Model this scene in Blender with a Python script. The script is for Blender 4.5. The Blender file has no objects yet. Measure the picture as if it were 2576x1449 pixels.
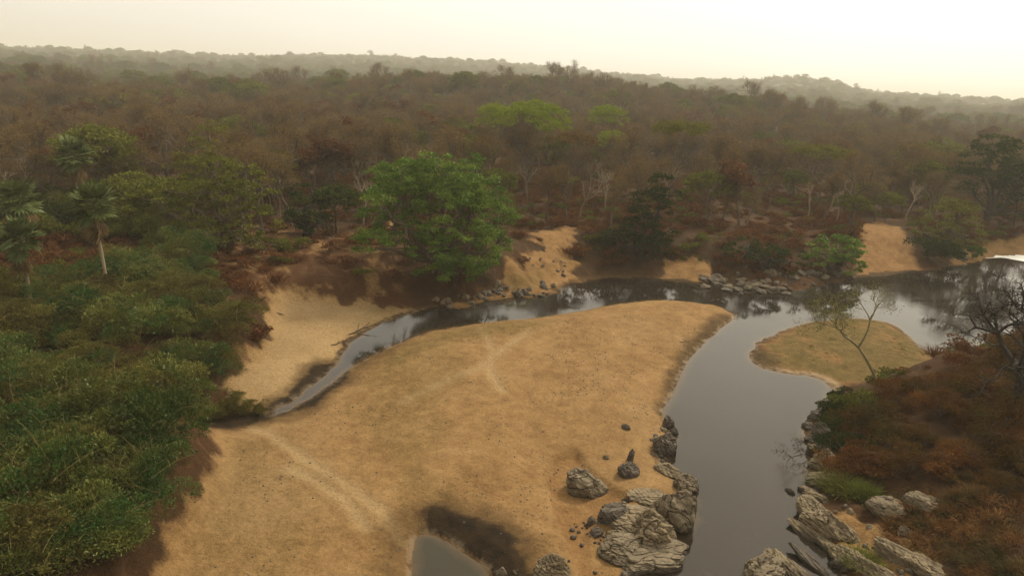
import bpy, bmesh, math, random
import numpy as np
from mathutils import Vector, Matrix

S = bpy.context.scene
R = math.radians
rng = np.random.default_rng(11)
random.seed(11)

# ------------------------------------------------------------------ camera
W0, H0, F0 = 2576.0, 1449.0, 1741.0          # working picture size and focal length in its pixels
CAM_H = 25.0
ROLL = math.atan(0.052)
PITCH = math.atan((724.5 - 207.0) * math.cos(ROLL) / F0)
fwd = Vector((0, math.cos(PITCH), -math.sin(PITCH)))
right0 = Vector((1, 0, 0)); up0 = right0.cross(fwd)
cr, sr = math.cos(ROLL), math.sin(ROLL)
right = right0 * cr + up0 * sr
up = up0 * cr - right0 * sr
RM = Matrix((right, up, -fwd)).transposed()
cd = bpy.data.cameras.new('camera')
cd.sensor_fit = 'HORIZONTAL'; cd.sensor_width = 36.0
cd.lens = 36.0 * F0 / W0
cd.clip_start = 0.5; cd.clip_end = 30000
cam = bpy.data.objects.new('camera', cd)
cam.matrix_world = Matrix.Translation((0, 0, CAM_H)) @ RM.to_4x4()
S.collection.objects.link(cam); S.camera = cam

# ------------------------------------------------------------------ world, sun, exposure
SUN_AZ, SUN_EL = R(40), R(48)                # azimuth from +Y towards +X
sund = Vector((math.sin(SUN_AZ) * math.cos(SUN_EL), math.cos(SUN_AZ) * math.cos(SUN_EL), math.sin(SUN_EL)))
w = bpy.data.worlds.new('World'); S.world = w; w.use_nodes = True
nt = w.node_tree; nt.nodes.clear()
N = nt.nodes.new; L = nt.links.new
out = N('ShaderNodeOutputWorld'); bg = N('ShaderNodeBackground'); bg.inputs['Strength'].default_value = 0.1
L(bg.outputs[0], out.inputs['Surface'])
sky = N('ShaderNodeTexSky'); sky.sky_type = 'NISHITA'; sky.sun_disc = False
sky.sun_elevation = SUN_EL; sky.sun_rotation = SUN_AZ
sky.air_density = 1.0; sky.dust_density = 8.0; sky.ozone_density = 0.5
tc = N('ShaderNodeTexCoord')
dot = N('ShaderNodeVectorMath'); dot.operation = 'DOT_PRODUCT'
L(tc.outputs['Generated'], dot.inputs[0]); dot.inputs[1].default_value = sund
glow = N('ShaderNodeValToRGB')
L(dot.outputs['Value'], glow.inputs['Fac'])
e = glow.color_ramp.elements
e[0].position = 0.0; e[0].color = (0.66, 0.60, 0.49, 1)
e[1].position = 1.0; e[1].color = (1.75, 1.60, 1.32, 1)
for p, c in ((0.18, (0.76, 0.71, 0.61)), (0.40, (0.88, 0.83, 0.73)), (0.62, (0.97, 0.925, 0.825)), (0.82, (1.44, 1.33, 1.10))):
    q = e.new(p); q.color = (*c, 1)
gain = N('ShaderNodeVectorMath'); gain.operation = 'SCALE'; gain.inputs['Scale'].default_value = 11.5
hn = N('ShaderNodeTexNoise'); hn.inputs['Scale'].default_value = 1.6; hn.inputs['Detail'].default_value = 4
hmap = N('ShaderNodeMapping'); hmap.inputs['Scale'].default_value = (1, 1, 5); L(tc.outputs['Generated'], hmap.inputs['Vector']); L(hmap.outputs[0], hn.inputs['Vector'])
hr = N('ShaderNodeMapRange'); hr.inputs['From Min'].default_value = .3; hr.inputs['From Max'].default_value = .7; hr.inputs['To Min'].default_value = .94; hr.inputs['To Max'].default_value = 1.05
L(hn.outputs['Fac'], hr.inputs['Value'])
hv = N('ShaderNodeVectorMath'); hv.operation = 'SCALE'; L(glow.outputs[0], hv.inputs[0]); L(hr.outputs[0], hv.inputs['Scale'])
L(hv.outputs[0], gain.inputs[0])
mx = N('ShaderNodeMix'); mx.data_type = 'RGBA'; mx.inputs['Factor'].default_value = 0.95
L(sky.outputs[0], mx.inputs['A']); L(gain.outputs[0], mx.inputs['B'])
L(mx.outputs['Result'], bg.inputs['Color'])

sl = bpy.data.lights.new('sun', 'SUN'); sl.energy = 3.1; sl.angle = R(9); sl.color = (1.0, 0.90, 0.72)
so = bpy.data.objects.new('sun', sl); so.rotation_euler = sund.to_track_quat('Z', 'Y').to_euler()
S.collection.objects.link(so)
S.view_settings.view_transform = 'Standard'; S.view_settings.look = 'None'
S.view_settings.gamma = 1; S.view_settings.use_curve_mapping = False
S.view_settings.exposure = 0.1
S.render.engine = 'CYCLES'
S.cycles.use_denoising = True
S.cycles.max_bounces = 6; S.cycles.diffuse_bounces = 3; S.cycles.glossy_bounces = 3
S.cycles.volume_bounces = 1; S.cycles.transparent_max_bounces = 6
HAZE = 0.00032

# ------------------------------------------------------------------ maths helpers
RMn = np.array(RM)
def ray(u, v):
    u = np.asarray(u, float); v = np.asarray(v, float)
    c = np.stack([(u - W0 / 2) / F0, -(v - H0 / 2) / F0, -np.ones_like(u)], -1)
    return c @ RMn.T
def unproj(u, v, z=0.0):
    d = ray(u, v)
    t = (CAM_H - z) / np.maximum(-d[..., 2], 1e-3)
    return d[..., 0] * t, d[..., 1] * t
def proj(x, y, z):
    p = np.stack([x, y, z - CAM_H + 0 * x], -1) @ RMn
    return W0 / 2 + F0 * p[..., 0] / -p[..., 2], H0 / 2 - F0 * p[..., 1] / -p[..., 2]
def sstep(a, b, x):
    t = np.clip((x - a) / (b - a), 0, 1); return t * t * (3 - 2 * t)
def _h(xi, yi, s):
    h = (xi * 374761393 + yi * 668265263 + s * 1442695041) & 0xffffffff
    h = ((h ^ (h >> 13)) * 1274126177) & 0xffffffff
    h = (h ^ (h >> 16)) & 0xffffffff
    return h / 4294967295.0
def vnoise(x, y, s=0):
    xf = np.floor(x); yf = np.floor(y); xi = xf.astype(np.int64); yi = yf.astype(np.int64)
    fx = x - xf; fy = y - yf
    fx = fx * fx * (3 - 2 * fx); fy = fy * fy * (3 - 2 * fy)
    a = _h(xi, yi, s); b = _h(xi + 1, yi, s); c = _h(xi, yi + 1, s); d = _h(xi + 1, yi + 1, s)
    return (a * (1 - fx) + b * fx) * (1 - fy) + (c * (1 - fx) + d * fx) * fy
def fbm(x, y, s=0, o=4):
    r = 0; a = 1; t = 0
    for k in range(o):
        r = r + a * vnoise(x * 2 ** k + 17.3 * k, y * 2 ** k - 9.1 * k, s + k); t += a; a *= 0.5
    return r / t * 2 - 1
def chaikin(P, n=2):
    P = np.asarray(P, float)
    for _ in range(n):
        Q = np.roll(P, -1, 0)
        P = np.stack([P * .75 + Q * .25, P * .25 + Q * .75], 1).reshape(-1, 2)
    return P
def sdf(P, x, y):                       # positive inside the polygon
    x = np.asarray(x, float); shp = x.shape; x = x.ravel(); y = np.asarray(y, float).ravel()
    res = np.empty_like(x)
    A = P; B = np.roll(P, -1, 0)
    for s in range(0, len(x), 20000):
        px = x[s:s + 20000, None]; py = y[s:s + 20000, None]
        ax, ay, bx, by = A[:, 0], A[:, 1], B[:, 0], B[:, 1]
        ex, ey = bx - ax, by - ay
        t = np.clip(((px - ax) * ex + (py - ay) * ey) / (ex * ex + ey * ey + 1e-9), 0, 1)
        d = np.sqrt(((px - ax - t * ex) ** 2 + (py - ay - t * ey) ** 2).min(1))
        cr_ = ((ay > py) != (by > py)) & (px < (bx - ax) * (py - ay) / (by - ay + 1e-12) + ax)
        res[s:s + 20000] = np.where(cr_.sum(1) % 2 == 1, d, -d)
    return res.reshape(shp)
def poly(pts, n=2, z=0.0):
    a = np.array(pts, float); x, y = unproj(a[:, 0], a[:, 1], z)
    return chaikin(np.stack([x, y], 1), n)

# ------------------------------------------------------------------ shorelines (traced, laid on the water plane)
FARBANK = [(668, 1046), (700, 1028), (742, 1000), (785, 968), (812, 950), (838, 928), (868, 882), (905, 845), (955, 815), (1010, 796), (1060, 780), (1125, 768), (1175, 776), (1205, 760), (1290, 750),
           (1395, 741), (1425, 714), (1490, 702), (1560, 697), (1700, 700), (1765, 708), (1850, 722), (1930, 730), (2010, 728),
           (2075, 716), (2150, 700), (2170, 685), (2250, 682), (2345, 680), (2440, 662), (2480, 646), (2580, 640), (3000, 660), (3600, 720)]
NEARR = [(3600, 900), (3000, 850), (2700, 838), (2576, 838), (2480, 868), (2400, 893), (2328, 886), (2300, 858), (2268, 825), (2220, 806),
         (2140, 800), (2030, 811), (1950, 836), (1900, 870), (1877, 897), (1915, 930), (1990, 943), (2050, 949), (2088, 968), (2096, 1000),
         (2070, 1030), (2030, 1062), (2040, 1130), (2062, 1190), (2062, 1235), (2022, 1262), (2015, 1300), (2060, 1340), (2110, 1400),
         (2140, 1449), (2200, 1600), (2300, 2500)]
SANDR = [(1200, 2500), (1560, 1700), (1590, 1449), (1640, 1400), (1730, 1315), (1745, 1240), (1690, 1200), (1655, 1150), (1690, 1120), (1690, 1070),
         (1662, 1035), (1682, 1005), (1705, 960), (1730, 912), (1762, 868), (1800, 838), (1832, 812), (1850, 797), (1835, 781), (1790, 765), (1720, 758), (1640, 755),
         (1560, 763), (1450, 785), (1350, 800), (1250, 808), (1150, 821), (1060, 838), (1000, 865), (930, 897), (872, 930), (835, 962), (805, 984), (765, 1010), (718, 1036)]
RIVER = poly(FARBANK + NEARR + SANDR, 2)
POOL = poly([(1042, 1600), (1036, 1449), (1036, 1390), (1046, 1343), (1085, 1342), (1130, 1362), (1175, 1395), (1215, 1420), (1250, 1470), (1250, 1600)], 2)
PUD1 = poly([(520, 1062), (570, 1050), (615, 1058), (600, 1070), (560, 1076), (530, 1074)], 2)
PUD2 = poly([(765, 1004), (790, 985), (808, 984), (806, 996), (785, 1006)], 2)
SANDBAR = poly([(1850, 780), (1640, 740), (1300, 790), (1060, 825), (930, 880), (838, 925), (745, 1012), (650, 1055), (560, 1085), (535, 1110), (545, 1200), (500, 1330),
                (430, 1449), (250, 1700), (100, 2500), (1400, 2500), (1700, 1449), (1800, 1240), (1720, 1050), (1900, 830)], 1)
BEACH = poly([(690, 786), (760, 776), (830, 786), (880, 772), (935, 760), (1000, 782), (1100, 772), (1010, 800), (905, 850), (838, 940), (740, 1020), (640, 1058),
              (525, 1020), (500, 985), (640, 930), (660, 850)], 1)
SPIT = poly([(1840, 895), (1900, 860), (1950, 825), (2030, 800), (2140, 790), (2240, 798), (2310, 850), (2380, 900), (2380, 960), (2260, 985), (2160, 985), (2070, 985), (1980, 960), (1900, 935)], 1)
SLOPE1 = poly([(1060, 755), (1180, 735), (1280, 690), (1330, 630), (1400, 612), (1460, 612), (1475, 680), (1420, 720), (1300, 750), (1120, 780)], 1, 1.2)
SLOPE2 = poly([(2150, 600), (2230, 598), (2290, 635), (2345, 686), (2165, 692), (2150, 645)], 1, 1.0)
SLOPE3 = poly([(1660, 655), (1760, 655), (1830, 668), (1800, 698), (1690, 702), (1650, 690)], 1, 1.2)
SLOPE4 = poly([(2400, 640), (2480, 618), (2576, 612), (2700, 600), (2700, 640), (2440, 660), (2390, 664)], 1, .7)
TRACK = poly([(880, 790), (930, 700), (945, 640), (1000, 560), (1015, 560), (965, 645), (950, 705), (920, 790)], 1, 2.0)
RSAND = poly([(2110, 1255), (2190, 1290), (2250, 1340), (2290, 1390), (2330, 1449), (2250, 1449), (2180, 1380), (2120, 1310)], 1, 1.5)
HOLLOW = poly([(1392, 1140), (1450, 1120), (1470, 1150), (1560, 1230), (1640, 1230), (1560, 1270), (1490, 1300), (1480, 1390), (1560, 1449), (1600, 1520), (1490, 1520), (1440, 1390), (1390, 1280), (1372, 1190)], 2, .7)
TRACKS = [np.stack(unproj(np.array(a, float), np.array(b, float), .6), 1) for a, b in (((630, 700, 780, 880, 960, 1010), (1062, 1110, 1165, 1230, 1290, 1350)), ((735, 800, 870, 920), (1185, 1215, 1265, 1330)),
          ((1010, 1120, 1210, 1260, 1330), (1010, 960, 925, 880, 830)), ((1215, 1240, 1230, 1262), (820, 880, 930, 985)))]
CREEK = np.stack(unproj(np.array([838, 800, 745, 690, 640, 580, 530, 470.]), np.array([938, 970, 1008, 1035, 1055, 1062, 1060, 1040.])), 1)
SKY_U = [-900, 0, 300, 600, 900, 1200, 1380, 1500, 1600, 1700, 1900, 2000, 2100, 2150, 2300, 2576, 3400]
SKY_O = [14, 14, 18, 23, 39, 42, 38, 30, 28, 23, 30, 39, 32, 19, 14, 12, 16]
TH = np.array([math.atan2(*[float(q) for q in unproj(u, 140 + .052 * u + 30)]) for u in SKY_U])
R2H = np.interp(SKY_U, [-900, 0, 600, 1000, 1300, 1700, 2000, 2300, 2576, 3400], [0, 0, 2, 12, 14, 12, 8, 2, 0, 0])

def linedist(P, x, y):
    A, B = P[:-1], P[1:]; d = np.full(x.shape, 1e9)
    for a, b in zip(A, B):
        e_ = b - a; t = np.clip(((x - a[0]) * e_[0] + (y - a[1]) * e_[1]) / (e_ @ e_), 0, 1)
        d = np.minimum(d, np.hypot(x - a[0] - t * e_[0], y - a[1] - t * e_[1]))
    return d

def terrain(x, y, full=False):
    x = np.asarray(x, float); y = np.asarray(y, float)
    shp = x.shape; x = x.ravel(); y = y.ravel()
    r = np.hypot(x, y); th = np.arctan2(x, y)
    near = r < 420
    def sd(P, far=-400.0):
        o = np.full(x.shape, far); o[near] = sdf(P, x[near], y[near]); return o
    n5 = fbm(x / 5, y / 5, 3); n1 = fbm(x / 1.3, y / 1.3, 5, 3); n20 = fbm(x / 22, y / 22, 8)
    zs, zb, zi = sd(SANDBAR), sd(BEACH), sd(SPIT)
    soft = np.maximum.reduce([sstep(-1.0, 1.0, zs), sstep(-1.0, 1.0, zb), sstep(-1.0, 1.0, zi)])
    sr_ = -sd(RIVER); sp = -sd(POOL)
    sr_ = sr_ + (n1 * 0.9 + n5 * 0.8) * (1 - soft) * sstep(6, 0, np.abs(sr_)) + (n1 * 0.20 + n5 * .12) * soft
    p1 = -sd(PUD1) + n1 * .3; p2 = -sd(PUD2) + n1 * .3
    ck = linedist(CREEK, x, y) + n1 * .25
    wS = sstep(-1.5, 1.5, zs); wB = sstep(-2.5, 2.0, zb); wI = sstep(-1.5, 3.0, zi)
    d = np.maximum(sr_, 0)
    hs = 0.22 * (1 - np.exp(-d / 0.35)) + 0.75 * (1 - np.exp(-d / 10)) + 0.10 * n5 + 0.02 * n1 + 0.55 * n20 * sstep(2, 12, d) + .30 * np.exp(-((d - 4.5) / 2.5) ** 2) * (.6 + n20)
    hs = hs * sstep(-0.2, 1.0, d)
    dp = np.maximum(sp, 0); hs = np.minimum(hs, 0.05 + 0.55 * dp ** 0.8 * 0.75) * sstep(0, .15, dp)
    hb = 0.25 * (1 - np.exp(-d / 0.8)) + 3.6 * sstep(0, 11, d) + 0.5 * n5 * sstep(0, 3, d) + 0.30 * n1 * sstep(0, 1, d) - .35 * np.clip(1 - np.abs(fbm(x / 3.1, y / 4.0, 15, 4)) / .16, 0, 1) * sstep(1, 4, d) * sstep(40, 20, d) + 0.9 * n20 * sstep(8, 40, d)
    hbch = 0.05 + 0.11 * d + 0.06 * n5 * sstep(0, 3, d)
    hi = 0.10 * (1 - np.exp(-d / .4)) + 0.30 * sstep(0, 9, d) + 0.05 * n5 + .05 * n1
    wsum = wS + (1 - wS) * wB
    h = hb * (1 - wB) + hbch * wB
    h = h * (1 - wI) + hi * wI
    h = h * (1 - wS) + hs * wS
    for (hu, hv, hr, hd) in ((1440, 1190, 2.6, .5), (1520, 1370, 2.4, .4)):
        hx, hy = unproj(hu, hv, .8); h = h - hd * np.exp(-((x - hx) ** 2 + (y - hy) ** 2) / hr ** 2)
    zh = sd(HOLLOW); h = h - .48 * sstep(-.15, .55, zh + n1 * .12) * sstep(0, 1.5, d)
    tk = np.minimum.reduce([linedist(T, x, y) for T in TRACKS]) + n1 * .15; h = h - .07 * np.exp(-(tk / .35) ** 2) * wS + .035 * np.exp(-((tk - .75) / .3) ** 2) * wS
    rip = fbm(x / .9 + y * .3, y / 3.2 - x * .12, 91, 3); h = h + .035 * rip * wS * sstep(.5, 2, d)
    cw = sstep(5.0, .3, ck)
    h = h * (1 - cw) + np.minimum(h, 0.12 + 0.05 * n5) * cw
    h = np.where(sr_ > 0, np.maximum(h, 0.02 + 0.1 * np.clip(sr_, 0, .5)), h)
    h = np.where(sp < 0, 0.35 * np.maximum(sp, -2), h)
    h = np.where(sr_ < 0, 0.35 * np.maximum(sr_, -4), h)
    # far country
    zsk = 25 + 2600 * np.interp(th, TH, SKY_O) / F0 - 12
    z2 = np.interp(th, TH, R2H)
    fr = z2 * sstep(230, 430, r) * (1 - sstep(470, 680, r))
    fr = fr + (zsk - 4) * sstep(650, 2600, r) * (1 - 0.5 * sstep(2800, 4500, r))
    fr = fr + fbm(x / 160, y / 160, 21, 3) * 5 * sstep(250, 700, r) * (1 - .3 * sstep(1800, 2500, r))
    fr = fr + fbm(x / 45, y / 45, 25, 3) * 1.8 * sstep(60, 200, d) 
    h = h + fr
    if not full: return h.reshape(shp)
    m = {}
    sandz = np.maximum.reduce([sstep(-.6, .8, zs + n1 * .8), sstep(-.6, 1.0, zb + n5 * 1.6 + n1 * 1.4 - .3), 0.95 * sstep(-.5, 2.5, zi + n1 * 1.0),
                               sstep(-.3, 1.5, sd(SLOPE1) + n5 * 2.5 + n1 * 2.0 - .6), sstep(-1.2, 1.2, sd(SLOPE2) + n1), sstep(-.2, 1.2, sd(SLOPE3) + n5 * 4 + n1 * 2 - .8),
                               sstep(-1, 1, sd(SLOPE4) + n1), .7 * sstep(-.8, .8, sd(TRACK) + n1), .9 * sstep(-1.2, .8, sd(RSAND) + n1 * 1.2)])
    m['sand'] = sandz
    RED = sd(poly([(480, 640), (700, 600), (960, 620), (1080, 760), (1000, 800), (860, 800), (700, 800), (640, 780), (560, 740)], 1, 2.0))
    rz_ = sstep(-1, 2, RED) * sstep(-.25, .35, fbm(x / 2.2, y / 1.0, 77, 4) + .5 * n5) * .6
    m['sand'] = sandz = np.maximum(sandz, rz_)
    rust = 0.25 + 0.25 * n20 + 0.15 * n5
    rust = rust * (1 - sstep(-2, 3, zb)) + 0.55 * sstep(0, 2, zi)
    rust = rust + .35 * np.maximum(sstep(-1, 1, sd(SLOPE1)), sstep(-1, 1, sd(SLOPE3))) + .35 * sstep(-1, 1, sd(SLOPE2))
    m['rust'] = np.clip(rust, 0, 1)
    u, v = proj(x, y, h)
    # algae-stained flats of the sandbar, by its shape
    o1 = np.exp(-((sr_ - 3.0) / 2.6) ** 2) * sstep(835, 1010, u) * (1 - sstep(1300, 1480, u)) * (v < 960)
    o2 = sstep(-.1, .35, n5 + .5 * n20 + .1) * sstep(1190, 1120, np.abs(u - 640) * 1.0 + v * 0 + 480) * sstep(1060, 1150, v) * (u < 1100)
    lb = -sdf(poly([(560, 1100), (620, 1110), (700, 1200), (780, 1300), (760, 1449), (600, 1600), (450, 1500), (480, 1440), (560, 1240)], 1), x[near], y[near])
    o3 = np.zeros_like(x); o3[near] = sstep(1.6, -1.6, lb + n5[near] * 2.4)
    o4 = sstep(.2, 2.2, zi + n1) * np.clip(1.05 + .5 * n5 + .7 * n1, .2, 1.2)
    pb = np.exp(-(np.maximum(sp, 0) / 5.5) ** 2) * .9
    o5 = np.zeros_like(x); q = sdf(poly([(850, 960), (1000, 900), (1150, 860), (1210, 900), (1160, 1000), (1080, 1150), (1180, 1280), (1050, 1330), (930, 1200), (880, 1080)], 2), x[near], y[near])
    o5[near] = .75 * sstep(-2.2, 2.2, q + n5[near] * 3.0)
    m['olive'] = np.clip(np.maximum.reduce([o1 * .7, o3 * (.5 + .3 * n5), o4, o5 * .62]), 0, 1) * sandz * (1 - .85 * sstep(1.5, .5, sr_) * (v > 925) * (zi > -3) * (u > 1870))
    n2 = fbm(x / 2.3, y / 1.2, 95, 5)
    wet = np.maximum.reduce([sstep(1.0, .2, sr_ + n1 * .3) * .75 * (1 - .5 * sstep(1500, 1800, u) * (v < 800)), sstep(3.6, .9, sp + n2 * 1.0 - 1.2 * sstep(1030, 1130, u)) * (.65 + .2 * sstep(1000, 1100, u)),
                             .8 * sstep(1.6, -.6, ck + n2 * .8 - np.interp(u, [500, 600, 700, 790, 850], [.9, 1.3, 1.6, 2.8, 2.2])), .75 * sstep(3.2, .8, sr_ + n2 * .6) * sstep(1120, 960, u) * (zs > 0), sstep(2.6, .1, p1)])
    edge = np.zeros_like(x); qq = -sdf(poly([(1860, 790), (1800, 800), (1745, 850), (1700, 920), (1665, 1000), (1655, 1045), (1700, 1040), (1800, 860)], 1), x[near], y[near])
    edge[near] = .95 * sstep(1.1, -.5, qq + n1[near] * .5)
    tip = sstep(3.5, .5, np.hypot(x - unproj(1885, 900)[0], y - unproj(1885, 900)[1]) - 1 + n1) * .7
    m['wet'] = np.clip(np.maximum.reduce([wet, edge, tip * sstep(0, 1, zi)]), 0, 1)
    m['rim'] = np.clip(1.3 * sstep(1.3, .6, sr_ + n1 * .25) * (sr_ > 0) * (zi > -3) * sstep(915, 935, v) * (u > 1870) * (u < 2120) + sstep(.30, .08, np.abs(np.minimum(sr_, sp) - .12)) * (.55 + .45 * (u > 1600)) * np.maximum.reduce([soft, (sp < 2) * 1.0]), 0, 1)
    hol = np.zeros_like(x); hol[:] = sstep(-.2, .4, zh)
    strand = np.clip(np.sin(sr_ * 1.9 + n5 * 2.6) - .35, 0, 1) * sstep(14, 3, sr_) * sstep(.6, 1.5, sr_) * wS * sstep(-.3, .4, n20 + n1 * .5)
    m['rust'] = np.clip(m['rust'] + .45 * hol + .5 * strand, 0, 1)
    bedge = sstep(.9, .3, sr_ + n1 * .3) * (sr_ > 0) * sstep(-1.5, .5, zb)
    n2 = fbm(x / 2.3, y / 1.2, 95, 5)
    m['mud'] = np.clip(np.maximum.reduce([sstep(.55, -.35, ck + n2 * .5 - np.interp(u, [500, 600, 700, 790, 850], [.5, .8, 1.0, 2.1, 1.5])), sstep(2.0, .2, p1), bedge * .7,
                     sstep(2.7, 1.5, sp + n2 * .8) * sstep(1035, 1100, u) * (sp > .1) * 1.15, tip * sstep(0, .6, zi) * .8, edge * sstep(.5, .05, sr_) * .5]) * sstep(-.02, .1, np.minimum(sr_, sp)), 0, 1)
    m['pale'] = np.clip(1.1 * sstep(1.5, .5, sr_ + n1 * .3) * (zi > -3) * sstep(925, 945, v) * (u > 1870) * (u < 2120) + .8 * np.exp(-(tk / .5) ** 2) * wS + sstep(-1, 2.5, zb) * (.8 + .3 * n5) + .35 * sstep(0, .6, n20 + .15) * wS, 0, 1)
    m['red'] = np.clip(.9 * sstep(-1, 2, RED) + .5 + .6 * n5 + .4 * n20, 0, 1) * sstep(330, 180, r)
    cls = np.zeros(x.shape, int)
    cls[(zi > 0)] = 3; cls[(zb > 0)] = 2; cls[(zs > 0)] = 1
    cls[(cls == 0) & (r > 620)] = 4
    return h.reshape(shp), {k: a.reshape(shp) for k, a in m.items()}, cls.reshape(shp)

def ground_px(u, v):                    # where the sight line through a picture point meets the terrain
    u = np.atleast_1d(np.asarray(u, float)); v = np.atleast_1d(np.asarray(v, float))
    z = np.zeros_like(u)
    for _ in range(9):
        x, y = unproj(u, v, z); z = z * .4 + .6 * terrain(x, y)
    x, y = unproj(u, v, z)
    return x, y, terrain(x, y)

# ------------------------------------------------------------------ object helpers
def tag(o, label=None, cat=None, group=None, kind=None):
    if label: o['label'] = label
    if cat: o['category'] = cat
    if group: o['group'] = group
    if kind: o['kind'] = kind
    return o
def link(o, parent=None):
    S.collection.objects.link(o)
    if parent is not None: o.parent = parent
    return o
def empty(name, loc, rz=0.0, s=1.0, **k):
    o = bpy.data.objects.new(name, None); o.empty_display_size = .3
    o.location = loc; o.rotation_euler = (0, 0, rz); o.scale = (s, s, s) if np.isscalar(s) else s
    link(o); tag(o, **k); return o
def part(name, me, parent):
    return link(bpy.data.objects.new(name, me), parent)
def mesh_np(name, V, F, mats, attrs=None, fattrs=None, mi=None, smooth=True):
    V = np.asarray(V, np.float32); F = np.asarray(F, np.int32)
    me = bpy.data.meshes.new(name); k = F.shape[1]
    me.vertices.add(len(V)); me.vertices.foreach_set('co', V.ravel())
    me.loops.add(F.size); me.loops.foreach_set('vertex_index', F.ravel())
    me.polygons.add(len(F)); me.polygons.foreach_set('loop_start', np.arange(0, F.size, k, dtype=np.int32))
    me.polygons.foreach_set('use_smooth', np.full(len(F), smooth))
    if mi is not None: me.polygons.foreach_set('material_index', np.asarray(mi, np.int32))
    me.update(calc_edges=True)
    for m in mats: me.materials.append(m)
    for dom, dd in (('POINT', attrs), ('FACE', fattrs)):
        for kk, a in (dd or {}).items():
            at = me.attributes.new(kk, 'FLOAT', dom); at.data.foreach_set('value', np.asarray(a, np.float32).ravel())
    return me

class MB:                               # collects quads (numpy)
    def __init__(s): s.V = []; s.F = []; s.A = []; s.n = 0
    def add(s, V, F, a):
        s.V.append(V.reshape(-1, 3)); s.F.append(F + s.n); s.A.append(a); s.n += len(V.reshape(-1, 3))
    def tubes(s, seg, k=4, v=.5):       # seg rows: p0 p1 r0 r1
        seg = np.asarray(seg, float)
        if len(seg) == 0: return
        p0, p1, r0, r1 = seg[:, :3], seg[:, 3:6], seg[:, 6], seg[:, 7]
        d = p1 - p0; d = d / (np.linalg.norm(d, axis=1, keepdims=True) + 1e-9)
        ref = np.where(np.abs(d[:, 2:3]) > .8, np.array([[1., 0, 0]]), np.array([[0, 0, 1.]]))
        a = np.cross(d, ref); a /= np.linalg.norm(a, axis=1, keepdims=True) + 1e-9; b = np.cross(d, a)
        an = np.arange(k) * 2 * math.pi / k
        ring = a[:, None, :] * np.cos(an)[None, :, None] + b[:, None, :] * np.sin(an)[None, :, None]
        V = np.concatenate([p0[:, None] + ring * r0[:, None, None], p1[:, None] + ring * r1[:, None, None]], 1)
        i = np.arange(k); j = (i + 1) % k
        F = np.stack([i, j, j + k, i + k], 1)[None] + (np.arange(len(seg)) * 2 * k)[:, None, None]
        s.add(V, F.reshape(-1, 4), np.full(len(seg) * k, v))
    def leaves(s, c, a, b, Ln, Wd, v):  # diamond leaves
        n = len(c)
        a = a * (Ln / 2)[:, None]; b = b * (Wd / 2)[:, None]
        V = np.stack([c - a, c + b, c + a, c - b], 1)
        F = np.arange(4)[None] + (np.arange(n) * 4)[:, None]
        s.add(V, F, v)
    def mesh(s, name, mats, smooth=False):
        return mesh_np(name, np.concatenate(s.V), np.concatenate(s.F), mats, fattrs={'v': np.concatenate(s.A)}, smooth=smooth)
def merged(name, mbs, mats):
    V, F, A, M, n = [], [], [], [], 0
    for i, mb in enumerate(mbs):
        v = np.concatenate(mb.V); f = np.concatenate(mb.F)
        V.append(v); F.append(f + n); A.append(np.concatenate(mb.A)); M.append(np.full(len(f), i)); n += len(v)
    return mesh_np(name, np.concatenate(V), np.concatenate(F), mats, fattrs={'v': np.concatenate(A)}, mi=np.concatenate(M), smooth=False)
def unit(n, r):
    a = r.normal(size=(n, 3)); return a / (np.linalg.norm(a, axis=1, keepdims=True) + 1e-9)
def perp(a, r):
    b = np.cross(a, unit(len(a), r)); return b / (np.linalg.norm(b, axis=1, keepdims=True) + 1e-9)

# ------------------------------------------------------------------ materials
def newmat(name):
    m = bpy.data.materials.new(name); m.use_nodes = True; t = m.node_tree; t.nodes.clear()
    o = t.nodes.new('ShaderNodeOutputMaterial'); return m, t, o
def ramp(t, fac, stops):
    n = t.nodes.new('ShaderNodeValToRGB'); t.links.new(fac, n.inputs['Fac']); e = n.color_ramp.elements
    e[0].position = stops[0][0]; e[0].color = (*stops[0][1], 1); e[1].position = stops[-1][0]; e[1].color = (*stops[-1][1], 1)
    for p, c in stops[1:-1]: q = e.new(p); q.color = (*c, 1)
    return n.outputs['Color']
def math_(t, op, a, b=None, c=None, clamp=False):
    n = t.nodes.new('ShaderNodeMath'); n.operation = op; n.use_clamp = clamp
    for i, q in enumerate((a, b, c)):
        if q is None: continue
        if isinstance(q, (int, float)): n.inputs[i].default_value = q
        else: t.links.new(q, n.inputs[i])
    return n.outputs[0]
def mixc(t, f, a, b, mode='MIX'):
    n = t.nodes.new('ShaderNodeMix'); n.data_type = 'RGBA'; n.blend_type = mode
    for k, q in (('Factor', f), ('A', a), ('B', b)):
        if isinstance(q, (int, float)): n.inputs[k].default_value = q
        elif isinstance(q, tuple): n.inputs[k].default_value = (*q, 1)
        else: t.links.new(q, n.inputs[k])
    return n.outputs['Result']
def attr(t, name):
    n = t.nodes.new('ShaderNodeAttribute'); n.attribute_name = name; return n.outputs['Fac']
def noise_(t, scale, detail=4, rough=.55, coord=None, dist=0):
    n = t.nodes.new('ShaderNodeTexNoise'); n.inputs['Scale'].default_value = scale; n.inputs['Detail'].default_value = detail
    n.inputs['Roughness'].default_value = rough; n.inputs['Distortion'].default_value = dist
    if coord is not None: t.links.new(coord, n.inputs['Vector'])
    return n.outputs['Fac']
def coords(t, which='Object'):
    n = t.nodes.new('ShaderNodeTexCoord'); return n.outputs[which]
def geopos(t):
    return t.nodes.new('ShaderNodeNewGeometry').outputs['Position']
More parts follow.
